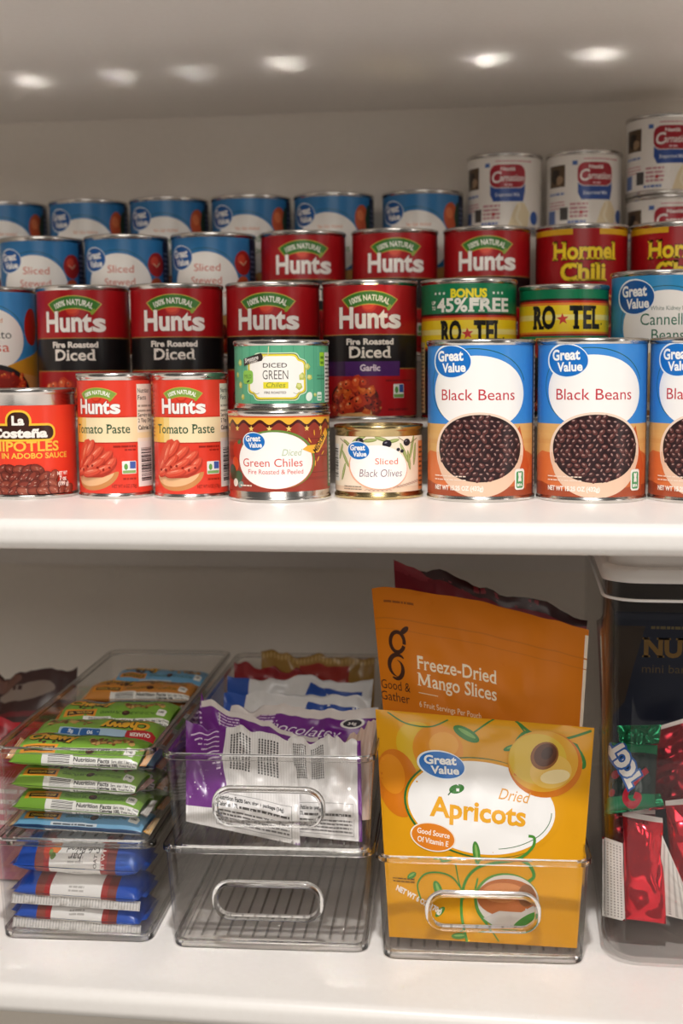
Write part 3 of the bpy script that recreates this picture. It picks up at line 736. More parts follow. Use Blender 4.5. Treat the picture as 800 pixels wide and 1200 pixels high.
def art_milk(h, k=1.0):
    r = .034*k; a = full(r, 4, h-4, '#efe9e2'); t = h-4
    a.lines(-8*k, 26*k, t-4.5, t-2.5, 1, '#c7506a', .4, 3)
    def sh(g, c): a.rrect(-13.4*k-g, 19*k+g, t-27-g, t-7+g, 7, c)
    a.poly([(-10*k, t-39), (17*k, t-39), (19*k, t-30), (19*k, t-22), (-13*k, t-22), (-13*k, t-33)], '#2b4f9c'); sh(.5, '#f6f1ec'); sh(0, '#a81e2e')
    a.text('Nestlé', 3*k, t-12.4, 3.2, '#f2e6e4', bold=.03, w=13*k)
    a.text('C', -8*k, t-22.6, 9.4, '#f6efec', bold=.02, w=8*k, shear=.15); a.text('arnation', 6.4*k, t-21.4, 5.8, '#f6efec', bold=.015, w=22*k, shear=.15)
    a.lines(0, 7*k, t-25.5, t-22.8, 1, '#e3b5ba', .6, 3)
    a.text('Evaporated Milk', 3*k, t-34.6, 3.0, '#dfe4f2', bold=.01, w=22*k)
    a.poly([(3*k, 4), (8*k, 18), (12*k, t-40), (18*k, t-40), (24*k, 16), (22*k, 4)], '#e4d4b0'); a.stroke([(12*k, t-41), (14*k, 22), (11*k, 12), (16*k, 5)], 2.4, '#efe4cb')
    a.rect(-18*k, -13.5*k, t-9, t-5.4, '#4d6fb0')
    a.lines(-20*k, -4*k, t-54, t-40, 4, '#c7858c', .5, 4); a.ell(-10*k, 15, 1.7, 1.7, '#c03a42', 0, 12); a.lines(-22*k, -6*k, 6, 9, 1, '#5b78b8', .7, 4)
    a.rect(-44*k, -25*k, t-27, t-8, '#5a4632'); a.blob(-36*k, t-17, 6, '#2b2119', random.Random(3)); a.blob(-31*k, t-21, 4, '#a08264', random.Random(5))
    a.lines(-44*k, -25*k, t-34, t-30, 1, '#6f86ba', .5, 4); a.lines(-44*k, -25*k, t-46, t-38, 3, '#c7858c', .4, 4)
    a.rect(-30*k, -22*k, 9, 20, '#4d4a48'); a.rect(-46*k, -36*k, 6, 18, '#6078b0')
    a.ell(30*k, 12, 5*k, 6, '#3a5fa8', 0, 16); side_panels(a, r, 4, h-4); return a

HB = [(22.0, 60.0, .5, 4.75)]
K = {}
K['beans'] = can_meshes('black_bean_can', .0375, .109, art_beans())
K['paste'] = can_meshes('tomato_paste_can', .027, .0885, art_paste())
K['chip'] = can_meshes('chipotle_can', .034, .078, art_chipotle())
K['gch'] = can_meshes('green_chile_can', .036, .0625, art_gchile())
K['dgc'] = can_meshes('diced_chile_can', .0335, .0475, art_dgchile())
K['oli'] = can_meshes('olive_can', .0315, .0512, art_olives(), GOLD, GOLD)
K['hunt'] = can_meshes('diced_tomato_can', .0375, .1075, art_hunts(False))
K['garl'] = can_meshes('garlic_tomato_can', .0375, .1075, art_hunts(True))
K['rotb'] = can_meshes('bonus_tomato_can', .0375, .1075, art_rotel(True))
K['rot'] = can_meshes('chile_tomato_can', .0345, .102, art_rotel(False))
K['cann'] = can_meshes('cannellini_can', .0375, .111, art_cannellini())
K['sal'] = can_meshes('salsa_can', .0375, .1075, art_salsa())
K['stew'] = can_meshes('stewed_tomato_can', .0375, .1075, art_stewed())
K['dic'] = can_meshes('blue_diced_tomato_can', .0375, .1075, art_diced())
K['chili'] = can_meshes('chili_can', .039, .1075, art_chili())
K['milk'] = can_meshes('small_milk_can', .034, .069, art_milk(69))
K['milkb'] = can_meshes('large_milk_can', .0375, .0975, art_milk(97.5, 1.1))

Z1, Z2, Z3 = ZS+.05, ZS+.10, ZS+.142
g1 = 'cans along the front of the shelf'; g2 = 'cans on the lowest riser step'; g3 = 'cans on the middle riser step'; g4 = 'cans on the top riser step'
place_can(K['chip'], 'chipotle_pepper_can', -.3545, .893, ZS, 8, 'red chipotle pepper can with a bare silver top band', g1)
place_can(K['paste'], 'tomato_paste_can', -.2898, .893, ZS, 10, 'small red tomato paste can beside the chipotle can, its bar code panel in view', g1)
place_can(K['paste'], 'tomato_paste_can', -.2333, .8915, ZS, 3, 'small red tomato paste can beside the wide green chiles can', g1)
place_can(K['gch'], 'green_chile_can', -.1678, .883, ZS, 0, 'wide brown-red green chiles can with yellow scalloped band, carrying a smaller can', g1)
place_can(K['dgc'], 'diced_chile_can', -.1660, .886, ZS+.0625, 0, 'short green can of diced green chiles stacked on the wide chiles can', g1)
place_can(K['oli'], 'olive_can', -.1000, .903, ZS, 0, 'low cream and gold can of sliced black olives', g1)
place_can(K['beans'], 'black_bean_can', -.0278, .8965, ZS, 4, 'blue black bean can next to the olive can, leftmost of the three black bean cans', g1)
place_can(K['beans'], 'black_bean_can', .0479, .8955, ZS, 0, 'blue black bean can in the middle of the three black bean cans', g1)
place_can(K['beans'], 'black_bean_can', .1235, .895, ZS, 2, 'blue black bean can cut off by the right edge of the photo', g1)
Y2 = 1.012
place_can(K['sal'], 'salsa_can', -.4313, Y2, Z1, 4, 'blue tomato salsa can cut off by the left edge, behind the chipotle can', g2)
place_can(K['hunt'], 'diced_tomato_can', -.3525, Y2, Z1, 8, 'red and black fire roasted diced tomato can beside the blue salsa can', g2)
place_can(K['hunt'], 'diced_tomato_can', -.2744, Y2, Z1, 3, 'red and black fire roasted diced tomato can behind the second tomato paste can', g2)
place_can(K['hunt'], 'diced_tomato_can', -.1960, Y2, Z1, 4.5, 'red and black fire roasted diced tomato can half hidden by the short green chiles can', g2)
place_can(K['garl'], 'garlic_tomato_can', -.1185, Y2, Z1, 0, 'red and black diced tomato can with a purple garlic stripe, above the olive can', g2)
place_can(K['rotb'], 'diced_tomato_can', -.0410, Y2, Z1, 0, 'green and yellow tomato can with a bonus 45% free banner', g2)
place_can(K['rot'], 'diced_tomato_can', .0320, Y2, Z1, 0, 'shorter yellow, green and red tomato can beside the blue cannellini can', g2)
place_can(K['cann'], 'cannellini_can', .1045, Y2, Z1, 0, 'blue cannellini bean can with green lettering, behind the right black bean cans', g2)
Y3 = 1.12
for i, (x, s, w) in enumerate(((-.427, 0, 'cut by the left edge, leftmost of the three with red lettering'), (-.3485, 0, 'middle of the three with red lettering'), (-.2695, 0, 'right of the three with red lettering, beside the dark red cans'))):
    place_can(K['stew'], 'stewed_tomato_can', x, Y3, Z2, 9, 'blue stewed tomato can '+w, g3)
for x, s, w in ((-.1893, 0, 'leftmost of the three on the middle step, beside the blue cans'), (-.1092, -1, 'in the middle of the three on the middle step'), (-.0300, 0, 'rightmost of the three on the middle step, beside the chili can')):
    place_can(K['hunt'], 'diced_tomato_can', x, Y3, Z2, s, 'dark red can '+w, g3)
place_can(K['chili'], 'chili_can', .0495, Y3, Z2, -1, 'red chili can with big yellow lettering shown whole', g3)
place_can(K['chili'], 'chili_can', .1285, Y3, Z2, -1, 'red chili can with yellow lettering cut off by the right edge', g3)
Y4 = 1.2
for x, w in ((-.4905, 'cut off by the left edge, first of the back row'), (-.4096, 'second from the left in the back row'), (-.3306, 'third from the left in the back row'), (-.2518, 'fourth from the left in the back row'), (-.1735, 'fifth from the left in the back row'), (-.0911, 'beside the white milk cans, last blue can of the back row')):
    place_can(K['dic'], 'blue_diced_tomato_can', x, Y4, Z3, 9, 'blue diced tomato can '+w, g4)
for x, s, w in ((-.0165, 0, 'beside the last blue can of the back row'), (.0545, -8, 'with its brown picture turned into view')):
    place_can(K['milk'], 'evaporated_milk_can', x, Y4, Z3, 0, 'white evaporated milk can hidden underneath another milk can', 'hidden milk cans under milk cans')
    place_can(K['milk'], 'evaporated_milk_can', x, Y4, Z3+.069, s, 'small white milk can '+w, g4)
place_can(K['milkb'], 'evaporated_milk_can', .1290, Y4, Z3, -3, 'larger white milk can mostly hidden, carrying the topmost milk can at right edge', g4)
place_can(K['milk'], 'evaporated_milk_can', .1245, 1.196, Z3+.0975, -4, 'small white and red milk can highest of all, on a larger milk can', g4)

# ------------------------------------------------------------------ clear bins on the lower shelf
EDGE = clear_mat('clear_plastic_foot', (.93, .92, .91), .10, .09, .9)
RIB = clear_mat('clear_plastic_rib', (.82, .81, .80), .04, .06, .6)
def loop3(w, l, r, z, cy, n=6): return [Vector((p[0], p[1], z)) for p in rrect(w, l, r, n, 0, cy)]
def bin_(name, loc, rz, label, wb, wt, lb, lt, h, handle=True, group=None, cat='bin'):
    """stackable clear bin, local origin at the middle of the front foot edge; depth runs along +y"""
    t = empty(name, loc, label, cat, group, rz)
    th = .0018; cyb = lt/2; R = .009
    OB, OT = loop3(wb, lb, R, .0035, cyb), loop3(wt, lt, R, h, cyb)
    IT, IB = loop3(wt-2*th, lt-2*th, R-th, h, cyb), loop3(wb-2*th, lb-2*th, R-th, .0055, cyb)
    bm = bmesh.new(); n = len(OB)
    L = [[bm.verts.new(p) for p in q] for q in (OB, OT, IT, IB)]
    def strip(A, B, skip):
        for k in range(n):
            if k == n-1 and skip: continue
            bm.faces.new((A[k], A[(k+1) % n], B[(k+1) % n], B[k]))
    strip(L[0], L[1], handle); strip(L[1], L[2], False); strip(L[2], L[3], handle)
    bm.faces.new(L[3]); bm.faces.new(L[0])
    ring = None
    if handle:
        hw, hh, hz = .069, .0225, h*.50
        def on(A, B, x, z):     # point on the leaning front face
            a, b = A[n-1].co, B[n-1].co; k = (z-a.z)/(b.z-a.z); return Vector((x, a.y+(b.y-a.y)*k, z))
        hp = [(p[0], p[1]+hz) for p in rrect(hw, hh, .0095, 5)]
        ho = [bm.verts.new(on(L[0], L[1], x, z)) for x, z in hp]; hi = [bm.verts.new(on(L[3], L[2], x, z)) for x, z in hp]
        for A, B, H in ((L[0], L[1], ho), (L[3], L[2], hi)):
            vs = [A[n-1], A[0], B[0], B[n-1]]
            for tri in tessellate_polygon([[Vector((v.co.x, v.co.z, 0)) for v in vs], [Vector((v.co.x, v.co.z, 0)) for v in H]]):
                allv = vs+H; bm.faces.new([allv[i] for i in tri])
        for k in range(len(ho)): bm.faces.new((ho[k], ho[(k+1) % len(ho)], hi[(k+1) % len(ho)], hi[k]))
        nrm = Vector((0, -1, (OT[-1].y-OB[-1].y)/(h))).normalized()
        path = [(on(L[0], L[1], p[0], p[1]+hz), Vector((p[2], 0, p[3])), nrm) for p in rrect(hw, hh, .0095, 6)]
        ring = sweep(path, [(-.0004, .0026), (.0010, .0031), (.0024, .0024), (.0034, .0005), (.0034, -.0002), (-.0004, -.0022), (-.0009, .0004)])
    link('wall', bm_mesh('wall', bm, CLEAR, angle=35), t)
    if ring: link('handle', bm_mesh('handle', ring, GLASS, angle=40), t)
    up = Vector((0, 0, 1))
    path = [(Vector((p[0], p[1], h)), Vector((p[2], p[3], 0)), up) for p in rrect(wt, lt, R, 6, 0, cyb)]
    link('rim', bm_mesh('rim', sweep(path, [(-.0018, .0006), (.0010, .0006), (.0018, 0), (.0018, -.0028), (.0010, -.0034), (-.0018, -.0034)]), GLASS, angle=35), t)
    path = [(Vector((p[0], p[1], 0)), Vector((p[2], p[3], 0)), up) for p in rrect(wb-.001, lb-.001, R, 6, 0, cyb)]
    link('foot', bm_mesh('foot', sweep(path, [(-.004, 0), (-.0008, 0), (.0002, .001), (.0006, .0052), (-.004, .0052)]), GLASS, angle=35), t)
    bm = bmesh.new(); k = -wb/2+.010
    while k < wb/2-.008:
        P = [(k-.0009, .0056), (k+.0009, .0056), (k+.0006, .0064), (k-.0006, .0064)]
        A = [bm.verts.new((x, cyb-lb/2+.008, z)) for x, z in P]; B = [bm.verts.new((x, cyb+lb/2-.008, z)) for x, z in P]
        for q in range(4): bm.faces.new((A[q], A[(q+1) % 4], B[(q+1) % 4], B[q]))
        bm.faces.new(A); bm.faces.new(B); k += .0088
    link('floor_ribs', bm_mesh('floor_ribs', bm, RIB, smooth=False), t)
    return t
gb = 'clear bins'
BZ = ZB+.0665
RY = math.radians(3.0)
bin_('clear_bin', (-.3012, .8055, ZB), RY, 'lower clear bin of the left stack, holding blue wrapped bars', .106, .1085, .292, .305, .0735, False, gb)
bin_('clear_bin', (-.2975, .8050, BZ), RY, 'upper clear bin of the left stack, filled with green granola bars', .106, .1085, .292, .305, .0715, False, gb)
bin_('clear_bin', (-.1655, .8060, ZB), RY, 'empty lower clear bin of the middle stack', .1335, .1395, .290, .305, .0735, True, gb)
bin_('clear_bin', (-.1640, .8050, BZ), RY, 'upper clear bin of the middle stack, holding purple and white snack packs', .1335, .1395, .290, .305, .0715, True, gb)
bin_('clear_bin', (-.0222, .8060, ZB), RY, 'single clear bin on the right, holding the dried fruit pouches', .1325, .1375, .290, .305, .0735, True, gb)

# ---- wrapped bars
FO = lambda h, me=.0: mat(h, .28, me, .5)
def zigzag(Lx, Hy, c1, c2, stripe=True):
    a = Art(0, Lx, 0, Hy); P = [(0, 0)]; nz = 10
    for k in range(nz+1):
        P.append((Lx-(1.1 if k % 2 else 0), Hy*k/nz))
    P += [(0, Hy)]; a.poly(P, FO(c1))
    if stripe:
        for k in range(4): a.rect(.8+k*1.6, 1.5+k*1.6, .8, Hy-.8, FO(c2))
    return a
class ShiftArt(Art):
    '''artwork of a bar whose front fold lies 11 mm below the top panel'''
    def add(s, m, polys):
        f = (s.b[3])/(s.b[3]+11)
        if s.prims: polys = [[(x, (y+11)*f) for x, y in p] for p in polys]
        Art.add(s, m, polys)
def granola_art(color, n):
    L, H = 102, 40
    t = ShiftArt(0, L, 0, H, FO(color)); G = random.Random(n)
    if n != 3:
        t.rect(26, 50, -10.6, -.3, FO('#e9e7e2')); t.rect(50, 101, -10.6, -1.6, FO('#e4e2dc'))
        for k in range(7): t.rect(31, 48, -9.6+k*1.25, -9.6+k*1.25+G.choice((.35, .6, .8)), FO('#3a3634'))
        t.text('Nutrition Facts', 51, -6.2, 3.9, FO('#1f1d1c'), al='l', bold=.03, w=28); t.text('Serv. size: 1 bar (24g)', 80.5, -6.0, 2.8, FO('#1f1d1c'), al='l', bold=.02, w=19.5)
        t.text('Amount per serving', 51, -9.8, 2.2, FO('#55504c'), al='l', w=18); t.text('Calories 100,', 70, -10, 2.9, FO('#1f1d1c'), al='l', bold=.04, w=16); t.text('Total Fat 3g', 87, -9.8, 2.2, FO('#1f1d1c'), al='l', bold=.02, w=12)
    else:
        t.rect(0, L, -11, -7, FO('#16365e')); t.rect(30, 66, -6.4, -2.4, FO('#c9d2da')); t.lines(32, 64, -5.8, -3, 1, FO('#4a5560'), .7, 2)
    t.rect(8, 36, 0, 8, FO('#e0912a')); t.rect(11, 34, 1.6, 5.8, FO('#3a2016')); t.text('CHOCOLATE CHIP', 22.5, 2.8, 2.0, FO('#f0c25a'), bold=.03, w=20)
    t.text('GRANOLA BAR', 49, 3.0, 2.6, FO('#35541f'), bold=.02, w=19); t.text('NET WT 0.84 OZ (24g)', 76, 3.0, 2.6, FO('#35541f'), bold=.02, w=22)
    t.ell(62, 4.4, 3.4, 2.6, FO('#3a1d14'), .2, 12); t.ell(61.3, 5.2, 1.4, .8, FO('#7a4a34'), .2, 8)
    t.rrect(89, 96.5, 1.0, 8.4, 1.4, FO('#eceae4'), -.15); t.text('100', 92.6, 4.2, 2.3, FO('#2a2a2a'), bold=.03)
    for k in range(46):
        x, y = G.uniform(58, 92), G.uniform(11, 18); t.blob(x, y, G.uniform(1.2, 2.2), FO(G.choice(('#b98a4a', '#8f6230', '#d2a864', '#6b4522'))), G, n=6)
    for k in range(12): t.blob(G.uniform(20, 44), G.uniform(9, 14), 1.6, FO('#4a2a1a'), G, n=6)
    for k in range(26): t.blob(G.uniform(8, 40), G.uniform(24, 33), G.uniform(1.4, 2.6), FO(G.choice(('#c79a58', '#a8763c', '#dcb878'))), G, n=6)
    t.otext('Chewy', 28, 14, 8.6, FO('#edb12c'), FO('#1c1410'), .06, bold=.05, w=40)
    t.rect(25, 80, 23, 33, FO('#a9c6dc')); t.rrect(46, 62, 24, 32, 2, FO('#2460a4')); t.rrect(63, 78, 24, 32, 2, FO('#2460a4'))
    t.text('90', 54, 26, 3.4, FO('#dfe8f2'), bold=.03); t.text('8g', 70, 26, 3.4, FO('#dfe8f2'), bold=.03)
    t.rect(2, 25, 23, 34, FO('#b81f28')); t.text('QUAKER', 13.5, 26, 3.6, FO('#f2e6e0'), bold=.04, w=17)
    b = Art(0, L, 0, H, FO(color)); b.rect(0, L, H-15, H-7.2, FO('#e4e2dc')); b.rect(0, 26, H-15, H-7.2, FO(color))
    b.rect(26, 50, H-16, H-.6, FO('#e9e7e2')); 
    for k in range(9): b.rect(31, 48, H-15+k*1.5, H-15+k*1.5+G.choice((.4, .7, .9)), FO('#3a3634'))
    b.rect(50, 100, H-16, H-1, FO('#e4e2dc'))
    b.text('Nutrition Facts', 51, H-6.6, 4.3, FO('#1f1d1c'), al='l', bold=.03, w=29); b.text('Serv. size: 1 bar (24g)', 81, H-6.4, 2.9, FO('#1f1d1c'), al='l', bold=.02, w=19)
    b.text('Amount per serving', 51, H-11.6, 2.4, FO('#55504c'), al='l', w=18); b.text('Calories 100,', 70, H-11.8, 3.3, FO('#1f1d1c'), al='l', bold=.04, w=16); b.text('Total Fat 3g', 87, H-11.6, 2.4, FO('#1f1d1c'), al='l', bold=.02, w=12)
    return t, b
def blue_bar_art(n, pale=False):
    L, H = 100, 40; B1 = '#1d4fb4'
    t = Art(0, L, 0, H, FO(B1)); b = Art(0, L, 0, H, FO(B1))
    for a, yf in ((t, 0), (b, 1)):
        a.rect(18, 28, 0, H, FO('#8c4336')); a.rect(25, 30, 0, H, FO('#a8282a')); a.rect(29.5, 70, 0, H, FO('#ece9e6')); a.rect(70, 82, 0, H, FO('#a2342e')); a.rect(75, 82, 0, H, FO('#7c352c'))
        a.lines(44, 56, 3 if not yf else H-8, 8 if not yf else H-3, 2, FO('#b8b3b0'), .5, n)
    if n == 0:
        t.blob(28, 11, 5.5, FO('#d2442a'), random.Random(2)); t.blob(34, 12, 4, FO('#e8823a'), random.Random(3)); t.blob(32, 6, 2, FO('#6b8a3a'), random.Random(4)); t.blob(30, 8, 1.6, FO('#7f9c48'), random.Random(5))
        t.text('Soft Baked', 56, 13, 4.6, FO('#2a2523'), shear=.25, rot=PI, w=26); t.text('bar', 50, 8.4, 4.4, FO('#2a2523'), shear=.25, rot=PI, w=10)
        t.text('NET WT', 73, 4, 2.6, FO('#f0e6e0'), rot=PI/2, bold=.03); t.text('OAT', 67, 4, 2.4, FO('#55504c'), rot=PI/2, bold=.02)
    return t, b
def bar(name, arts, x0, x1, y0, y1, z, T, label, cat, group=None, tilt=0.0, flip=False, ends=('#e8922c', '#f2e2d0'), slope=0.0, yaw=0.0, seam=.34):
    """flow-wrapped bar lying flat; x0..x1 along its length, front edge y0, T thick, lying on height z"""
    zc = z+T*(seam or .5); dz = slope*(x1-x0)/2; dy = yaw*(x1-x0)/2
    c = [Vector((x0, y0-dy, zc-dz)), Vector((x1, y0+dy, zc+dz)), Vector((x1, y1+dy, zc+dz+tilt)), Vector((x0, y1-dy, zc-dz+tilt))]
    if flip: c = [c[2], c[3], c[0], c[1]]
    base = (c[0]+c[1])/2
    sd = rnd.uniform(0, 50)
    o = pack(name, c, arts[0], arts[1], (T*(1-seam), T*seam), label, cat, group, g=(5, 2.6), lay=.00005, arc=(False, True), flipback=True, p=(9, 2), q=.5, wr=(.0016, 60, sd))
    bx = [v-base for v in c]
    for s in (0, 1):
        e = 0.0042
        a = bx[0] if s == 0 else bx[1]; b = bx[3] if s == 0 else bx[2]
        dirx = (bx[1]-bx[0]).normalized()*(1 if s else -1)
        A = a+(b-a)*.12; B = a+(b-a)*.88
        q = [A-dirx*.001, A+dirx*e+Vector((0, 0, rnd.uniform(-.003, .002))), B+dirx*e+Vector((0, 0, rnd.uniform(-.002, .003))), B-dirx*.001]
        if s == 0: q = [q[1], q[0], q[3], q[2]]
        z1 = zigzag(7, 26, *ends)
        if s == 0:
            for i, (m, ly, bb, pol) in enumerate(z1.prims): z1.prims[i] = (m, ly, bb, [[(7-p[0], p[1]) for p in pl][::-1] for pl in pol])
        gs = [geo(z1, quad_map(q, 7, 26, .0004, sd2, wr=(.0012, 90, sd)), 2, 3, .00004) for sd2 in (1, -1)]
        link('end_seal', geo_mesh('end_seal', gs), o)
    return o
GA = [granola_art('#7aa83a', 1), granola_art('#86b043', 2)]
LB = granola_art('#6ea6cc', 3); OB_ = granola_art('#c9853a', 4)
gg = 'granola bars in the upper left bin'
bz = BZ+.0068
x0, x1 = -.3480, -.2535
def lf(i, y): return x0-.0524*(y-.82), x1-.0524*(y-.82)
bar('granola_bar', LB, x0+.001, x1, .817, .853, bz, .0125, 'light blue wrapped bar at the bottom front of the upper left bin', 'snack bar', gg, slope=-.02, ends=('#eeb03a', '#f4ede2'))
bar('granola_bar', GA[0], x0+.003, x1-.001, .8145, .851, bz+.0132, .0150, 'green granola bar lying on the light blue bar, bar code at its front', 'snack bar', gg, slope=-.03, ends=('#d8d4cf', '#b5b0aa'))
bar('granola_bar', GA[1], x0+.002, x1-.003, .8155, .852, bz+.0290, .0150, 'green granola bar in the middle of the front pile, under the rim', 'snack bar', gg, slope=-.03, ends=('#a52a2a', '#e6dcd4'))
bar('granola_bar', GA[0], x0+.001, x1-.001, .8150, .853, bz+.0452, .0150, 'green granola bar on top of the front pile, chocolate chip tab up', 'snack bar', gg, slope=-.02, tilt=.006, ends=('#e0902c', '#f1e3d2'))
for r_, (ya, yb) in enumerate(((.857, .893), (.898, .934), (.940, .976), (.985, 1.021), (1.03, 1.066))):
    xa, xb = lf(0, ya)
    for lv in range(4 if r_ < 2 else 3):
        arts = (GA[1], OB_, GA[0], GA[1], LB, OB_)[(r_+lv*2) % 6]
        if lv == 3 and r_ == 0:
            bar('granola_bar', GA[1], xa+.002, xb, ya, yb, bz+.0475, .0150, 'granola bar turned upside down behind the top front bar, red tab toward the viewer', 'snack bar', gg, flip=True, tilt=.003, ends=('#c7342c', '#f1e3d2'))
        elif lv == 3:
            bar('granola_bar', GA[0], xa+.006, xb+.002, ya, yb, bz+.0495, .0150, 'green granola bar lying behind the upside down one, orange seal at its right end', 'snack bar', gg, tilt=.004, ends=('#e8922c', '#8a4a2a'), slope=.03)
        else:
            lab = ('wrapped bar in the second pile of the upper left bin, under the upside down bar', 'wrapped bar in the third pile of the upper left bin, under other bars', 'wrapped bar farther back in the upper left bin, fourth pile', 'wrapped bar deep in the upper left bin, fifth pile', 'wrapped bar at the back of the upper left bin')[r_]
            bar('granola_bar', arts, xa, xb, ya, yb, bz+.0155*lv+.001, .0142, lab, 'snack bar', 'wrapped bars piled behind the front bars')
xa, xb = lf(0, .985)
bar('granola_bar', OB_, xa+.004, xb, .982, 1.019, bz+.048, .0140, 'orange and brown wrapped bar on top of the back piles', 'snack bar', gg, slope=.02)
bar('granola_bar', LB, xa+.014, xb, 1.026, 1.062, bz+.048, .0140, 'light blue wrapped bar on top at the back of the bin', 'snack bar', gg, slope=-.02)
gbl = 'blue wrapped bars in the lower left bin'
for i, (dz, T, sl, w) in enumerate(((.0068, .0165, -.02, 'blue and white wrapped bar at the bottom of the lower left bin'), (.0240, .0165, -.02, 'blue and white wrapped bar in the middle of the three in the lower left bin'), (.0412, .0240, -.01, 'plump blue bar with food picture, topmost in the lower left bin'))):
    A = blue_bar_art(2-i)
    o = bar('blue_bar', A, -.3485, -.2580, .8185, .862, ZB+dz, T, w, 'snack bar', gbl, slope=sl, ends=('#2450ac', '#2450ac'))
    if i < 2:
        f = Art(0, 94, 0, 6, FO('#dcd8d4')); 
        for k in range(46): f.rect(k*2.1, k*2.1+.8, .5, 5.6, FO('#b9b5b1'))
        q = [(-.0465, -.0006, -.0072), (.0465, -.0006, -.0086), (.0465, .0022, -.0028), (-.0465, .0022, -.0016)]
        link('fin_seal', geo_mesh('fin_seal', [geo(f, quad_map(q, 94, 6, .0003, s_, wr=(.0009, 120, 3+i)), 3, 3, .00004) for s_ in (1, -1)]), o)

# ---- purple and white snack packs
PU, WH = FO('#6c2080'), FO('#e6e2e0')
def pack_white(n, left=.36, right=0):
    a = Art(0, 90, 0, 75, WH); G = random.Random(n)
    for k in range(44): a.rect(k*2.05, k*2.05+.35, 0, 75, FO('#d3ceca'))
    if left:
        xl = 90*left; a.poly([(0, 12), (0, 75), (xl, 75), (xl-2, 50), (xl+1, 30), (xl-3, 14)], PU)
        a.add(FO('#d9c3dd'), [[(4+k*3.1, 66-k*3.2), (xl-6+k*.4, 74-k*4.2), (xl-6+k*.4, 73-k*4.2), (4+k*3.1, 64.6-k*3.2)] for k in range(9)])
    else: xl = 2
    if right: a.rect(90-right, 90, 0, 75, PU)
    for j in range(2):
        x = xl+4+j*22
        for k in range(7): a.lines(x+k*2.4, x+k*2.4+1.3, 44, 70, 14, FO('#2d292b'), .75, n*9+k+j)
    y1 = 26; a.rect(xl-8, 84-right, 3, y1, FO('#8b8785')); a.rect(xl-7.6, 83.6-right, 3.4, y1-.4, WH)
    a.text('Nutrition Facts', xl-6, y1-5, 3.2, FO('#22201f'), al='l', bold=.03, w=20); a.text('Serv. size: 1 package (34g)', xl+15, y1-5, 2.5, FO('#22201f'), al='l', bold=.03, w=30 if not right else 24)
    a.text('Calories 170,', xl-6, y1-9.6, 3, FO('#22201f'), al='l', bold=.03, w=16); a.lines(xl+11, 82-right, y1-9.6, y1-7, 1, FO('#55504e'), .7, n)
    a.lines(xl-6, 82-right, 5, y1-11, 4, FO('#6c6765'), .5, n+1)
    return a
def pack_purple(n, white=0.0):
    a = Art(0, 90, 0, 75, PU)
    a.text('Chocolatey', 45, 50, 9, FO('#e9dfea'), shear=.25, w=48, rot=-.08, bold=-.005); a.text('drizzled', 40, 38, 7, FO('#e9dfea'), shear=.25, w=30, rot=-.08)
    a.lines(14, 30, 60, 70, 4, FO('#d9c3dd'), .4, n)
    a.ell(76, 62, 7, 5, FO('#e9e4df'), 0, 20); a.ell(76, 62, 5.4, 3.6, FO('#2a2530'), 0, 20); a.text('34g', 76, 60.6, 2.4, FO('#e9e4df'), bold=.03)
    G = random.Random(n)
    for k in range(14): a.blob(G.uniform(8, 80), G.uniform(6, 30), G.uniform(2.5, 5), FO(G.choice(('#a8753c', '#c99a58', '#7c4a22', '#e0c08a'))), G, n=7)
    if white: a.rect(0, 90, 75-white, 75, FO('#d9d0cb'))
    return a
gp = 'snack packs in the upper middle bin'
KW = dict(g=(2.2, 2.2), lay=.00004, ruff=.006)
pack('snack_pack', [(-.2265, .8300, .8925), (-.1463, .8270, .8800), (-.1520, .8590, .9440), (-.2345, .8650, .9530)], pack_white(1), pack_purple(1), .006, 'purple and white snack pack at the front left of the upper middle bin', 'snack pack', gp, wr=(.0046, 46, 2), **KW)
pack('snack_pack', [(-.1495, .8330, .8846), (-.1040, .8290, .8836), (-.1085, .8600, .9480), (-.1600, .8600, .9425)], pack_white(2, 0, 5), pack_purple(2), .006, 'white snack pack with a thin purple right edge, front right of its bin', 'snack pack', gp, wr=(.0046, 46, 5), **KW)
pack('snack_pack', [(-.1350, .852, .886), (-.1010, .850, .892), (-.0995, .884, .9560), (-.1280, .875, .9380)], Art(0, 90, 0, 75, FO('#cdb3a4')), pack_purple(3), .003, 'beige inside flap of an opened pack at the right edge of its bin', 'snack pack', gp, wr=(.002, 40, 7), **KW)
pack('snack_pack', [(-.2250, .880, .889), (-.1450, .880, .889), (-.1440, .896, .9330), (-.2360, .915, .9560)], pack_purple(4, 5), pack_white(4), .006, 'purple snack pack with white script lying right behind the front pack', 'snack pack', gp, wr=(.005, 44, 9), **KW)
pack('snack_pack', [(-.2300, .905, .889), (-.1120, .905, .889), (-.1030, .925, .9500), (-.2180, .938, .9470)], pack_purple(5, 9), pack_white(5), .006, 'purple snack pack with a pale top band, third from the front', 'snack pack', gp, wr=(.005, 44, 11), **KW)
pack('snack_pack', [(-.2385, .890, .889), (-.2180, .885, .889), (-.2190, .905, .9450), (-.2385, .925, .9590)], pack_white(6, .5), pack_purple(6), .004, 'crumpled purple pack corner standing by the left wall of its bin', 'snack pack', gp, wr=(.003, 45, 13), **KW)
def pack_blue(n):
    a = Art(0, 90, 0, 60, FO('#e0dedd')); a.poly([(0, 0), (90, 0), (90, 22), (60, 30), (30, 24), (0, 34)], FO('#254b9e')); a.poly([(50, 44), (84, 40), (84, 50), (52, 54)], FO('#254b9e')); a.ell(58, 42, 9, 5, FO('#355fae'), 0, 20); a.ell(58, 42, 5, 2.6, FO('#2a3a3a'), 0, 16)
    a.rect(0, 14, 0, 60, FO('#2a52a8')); return a
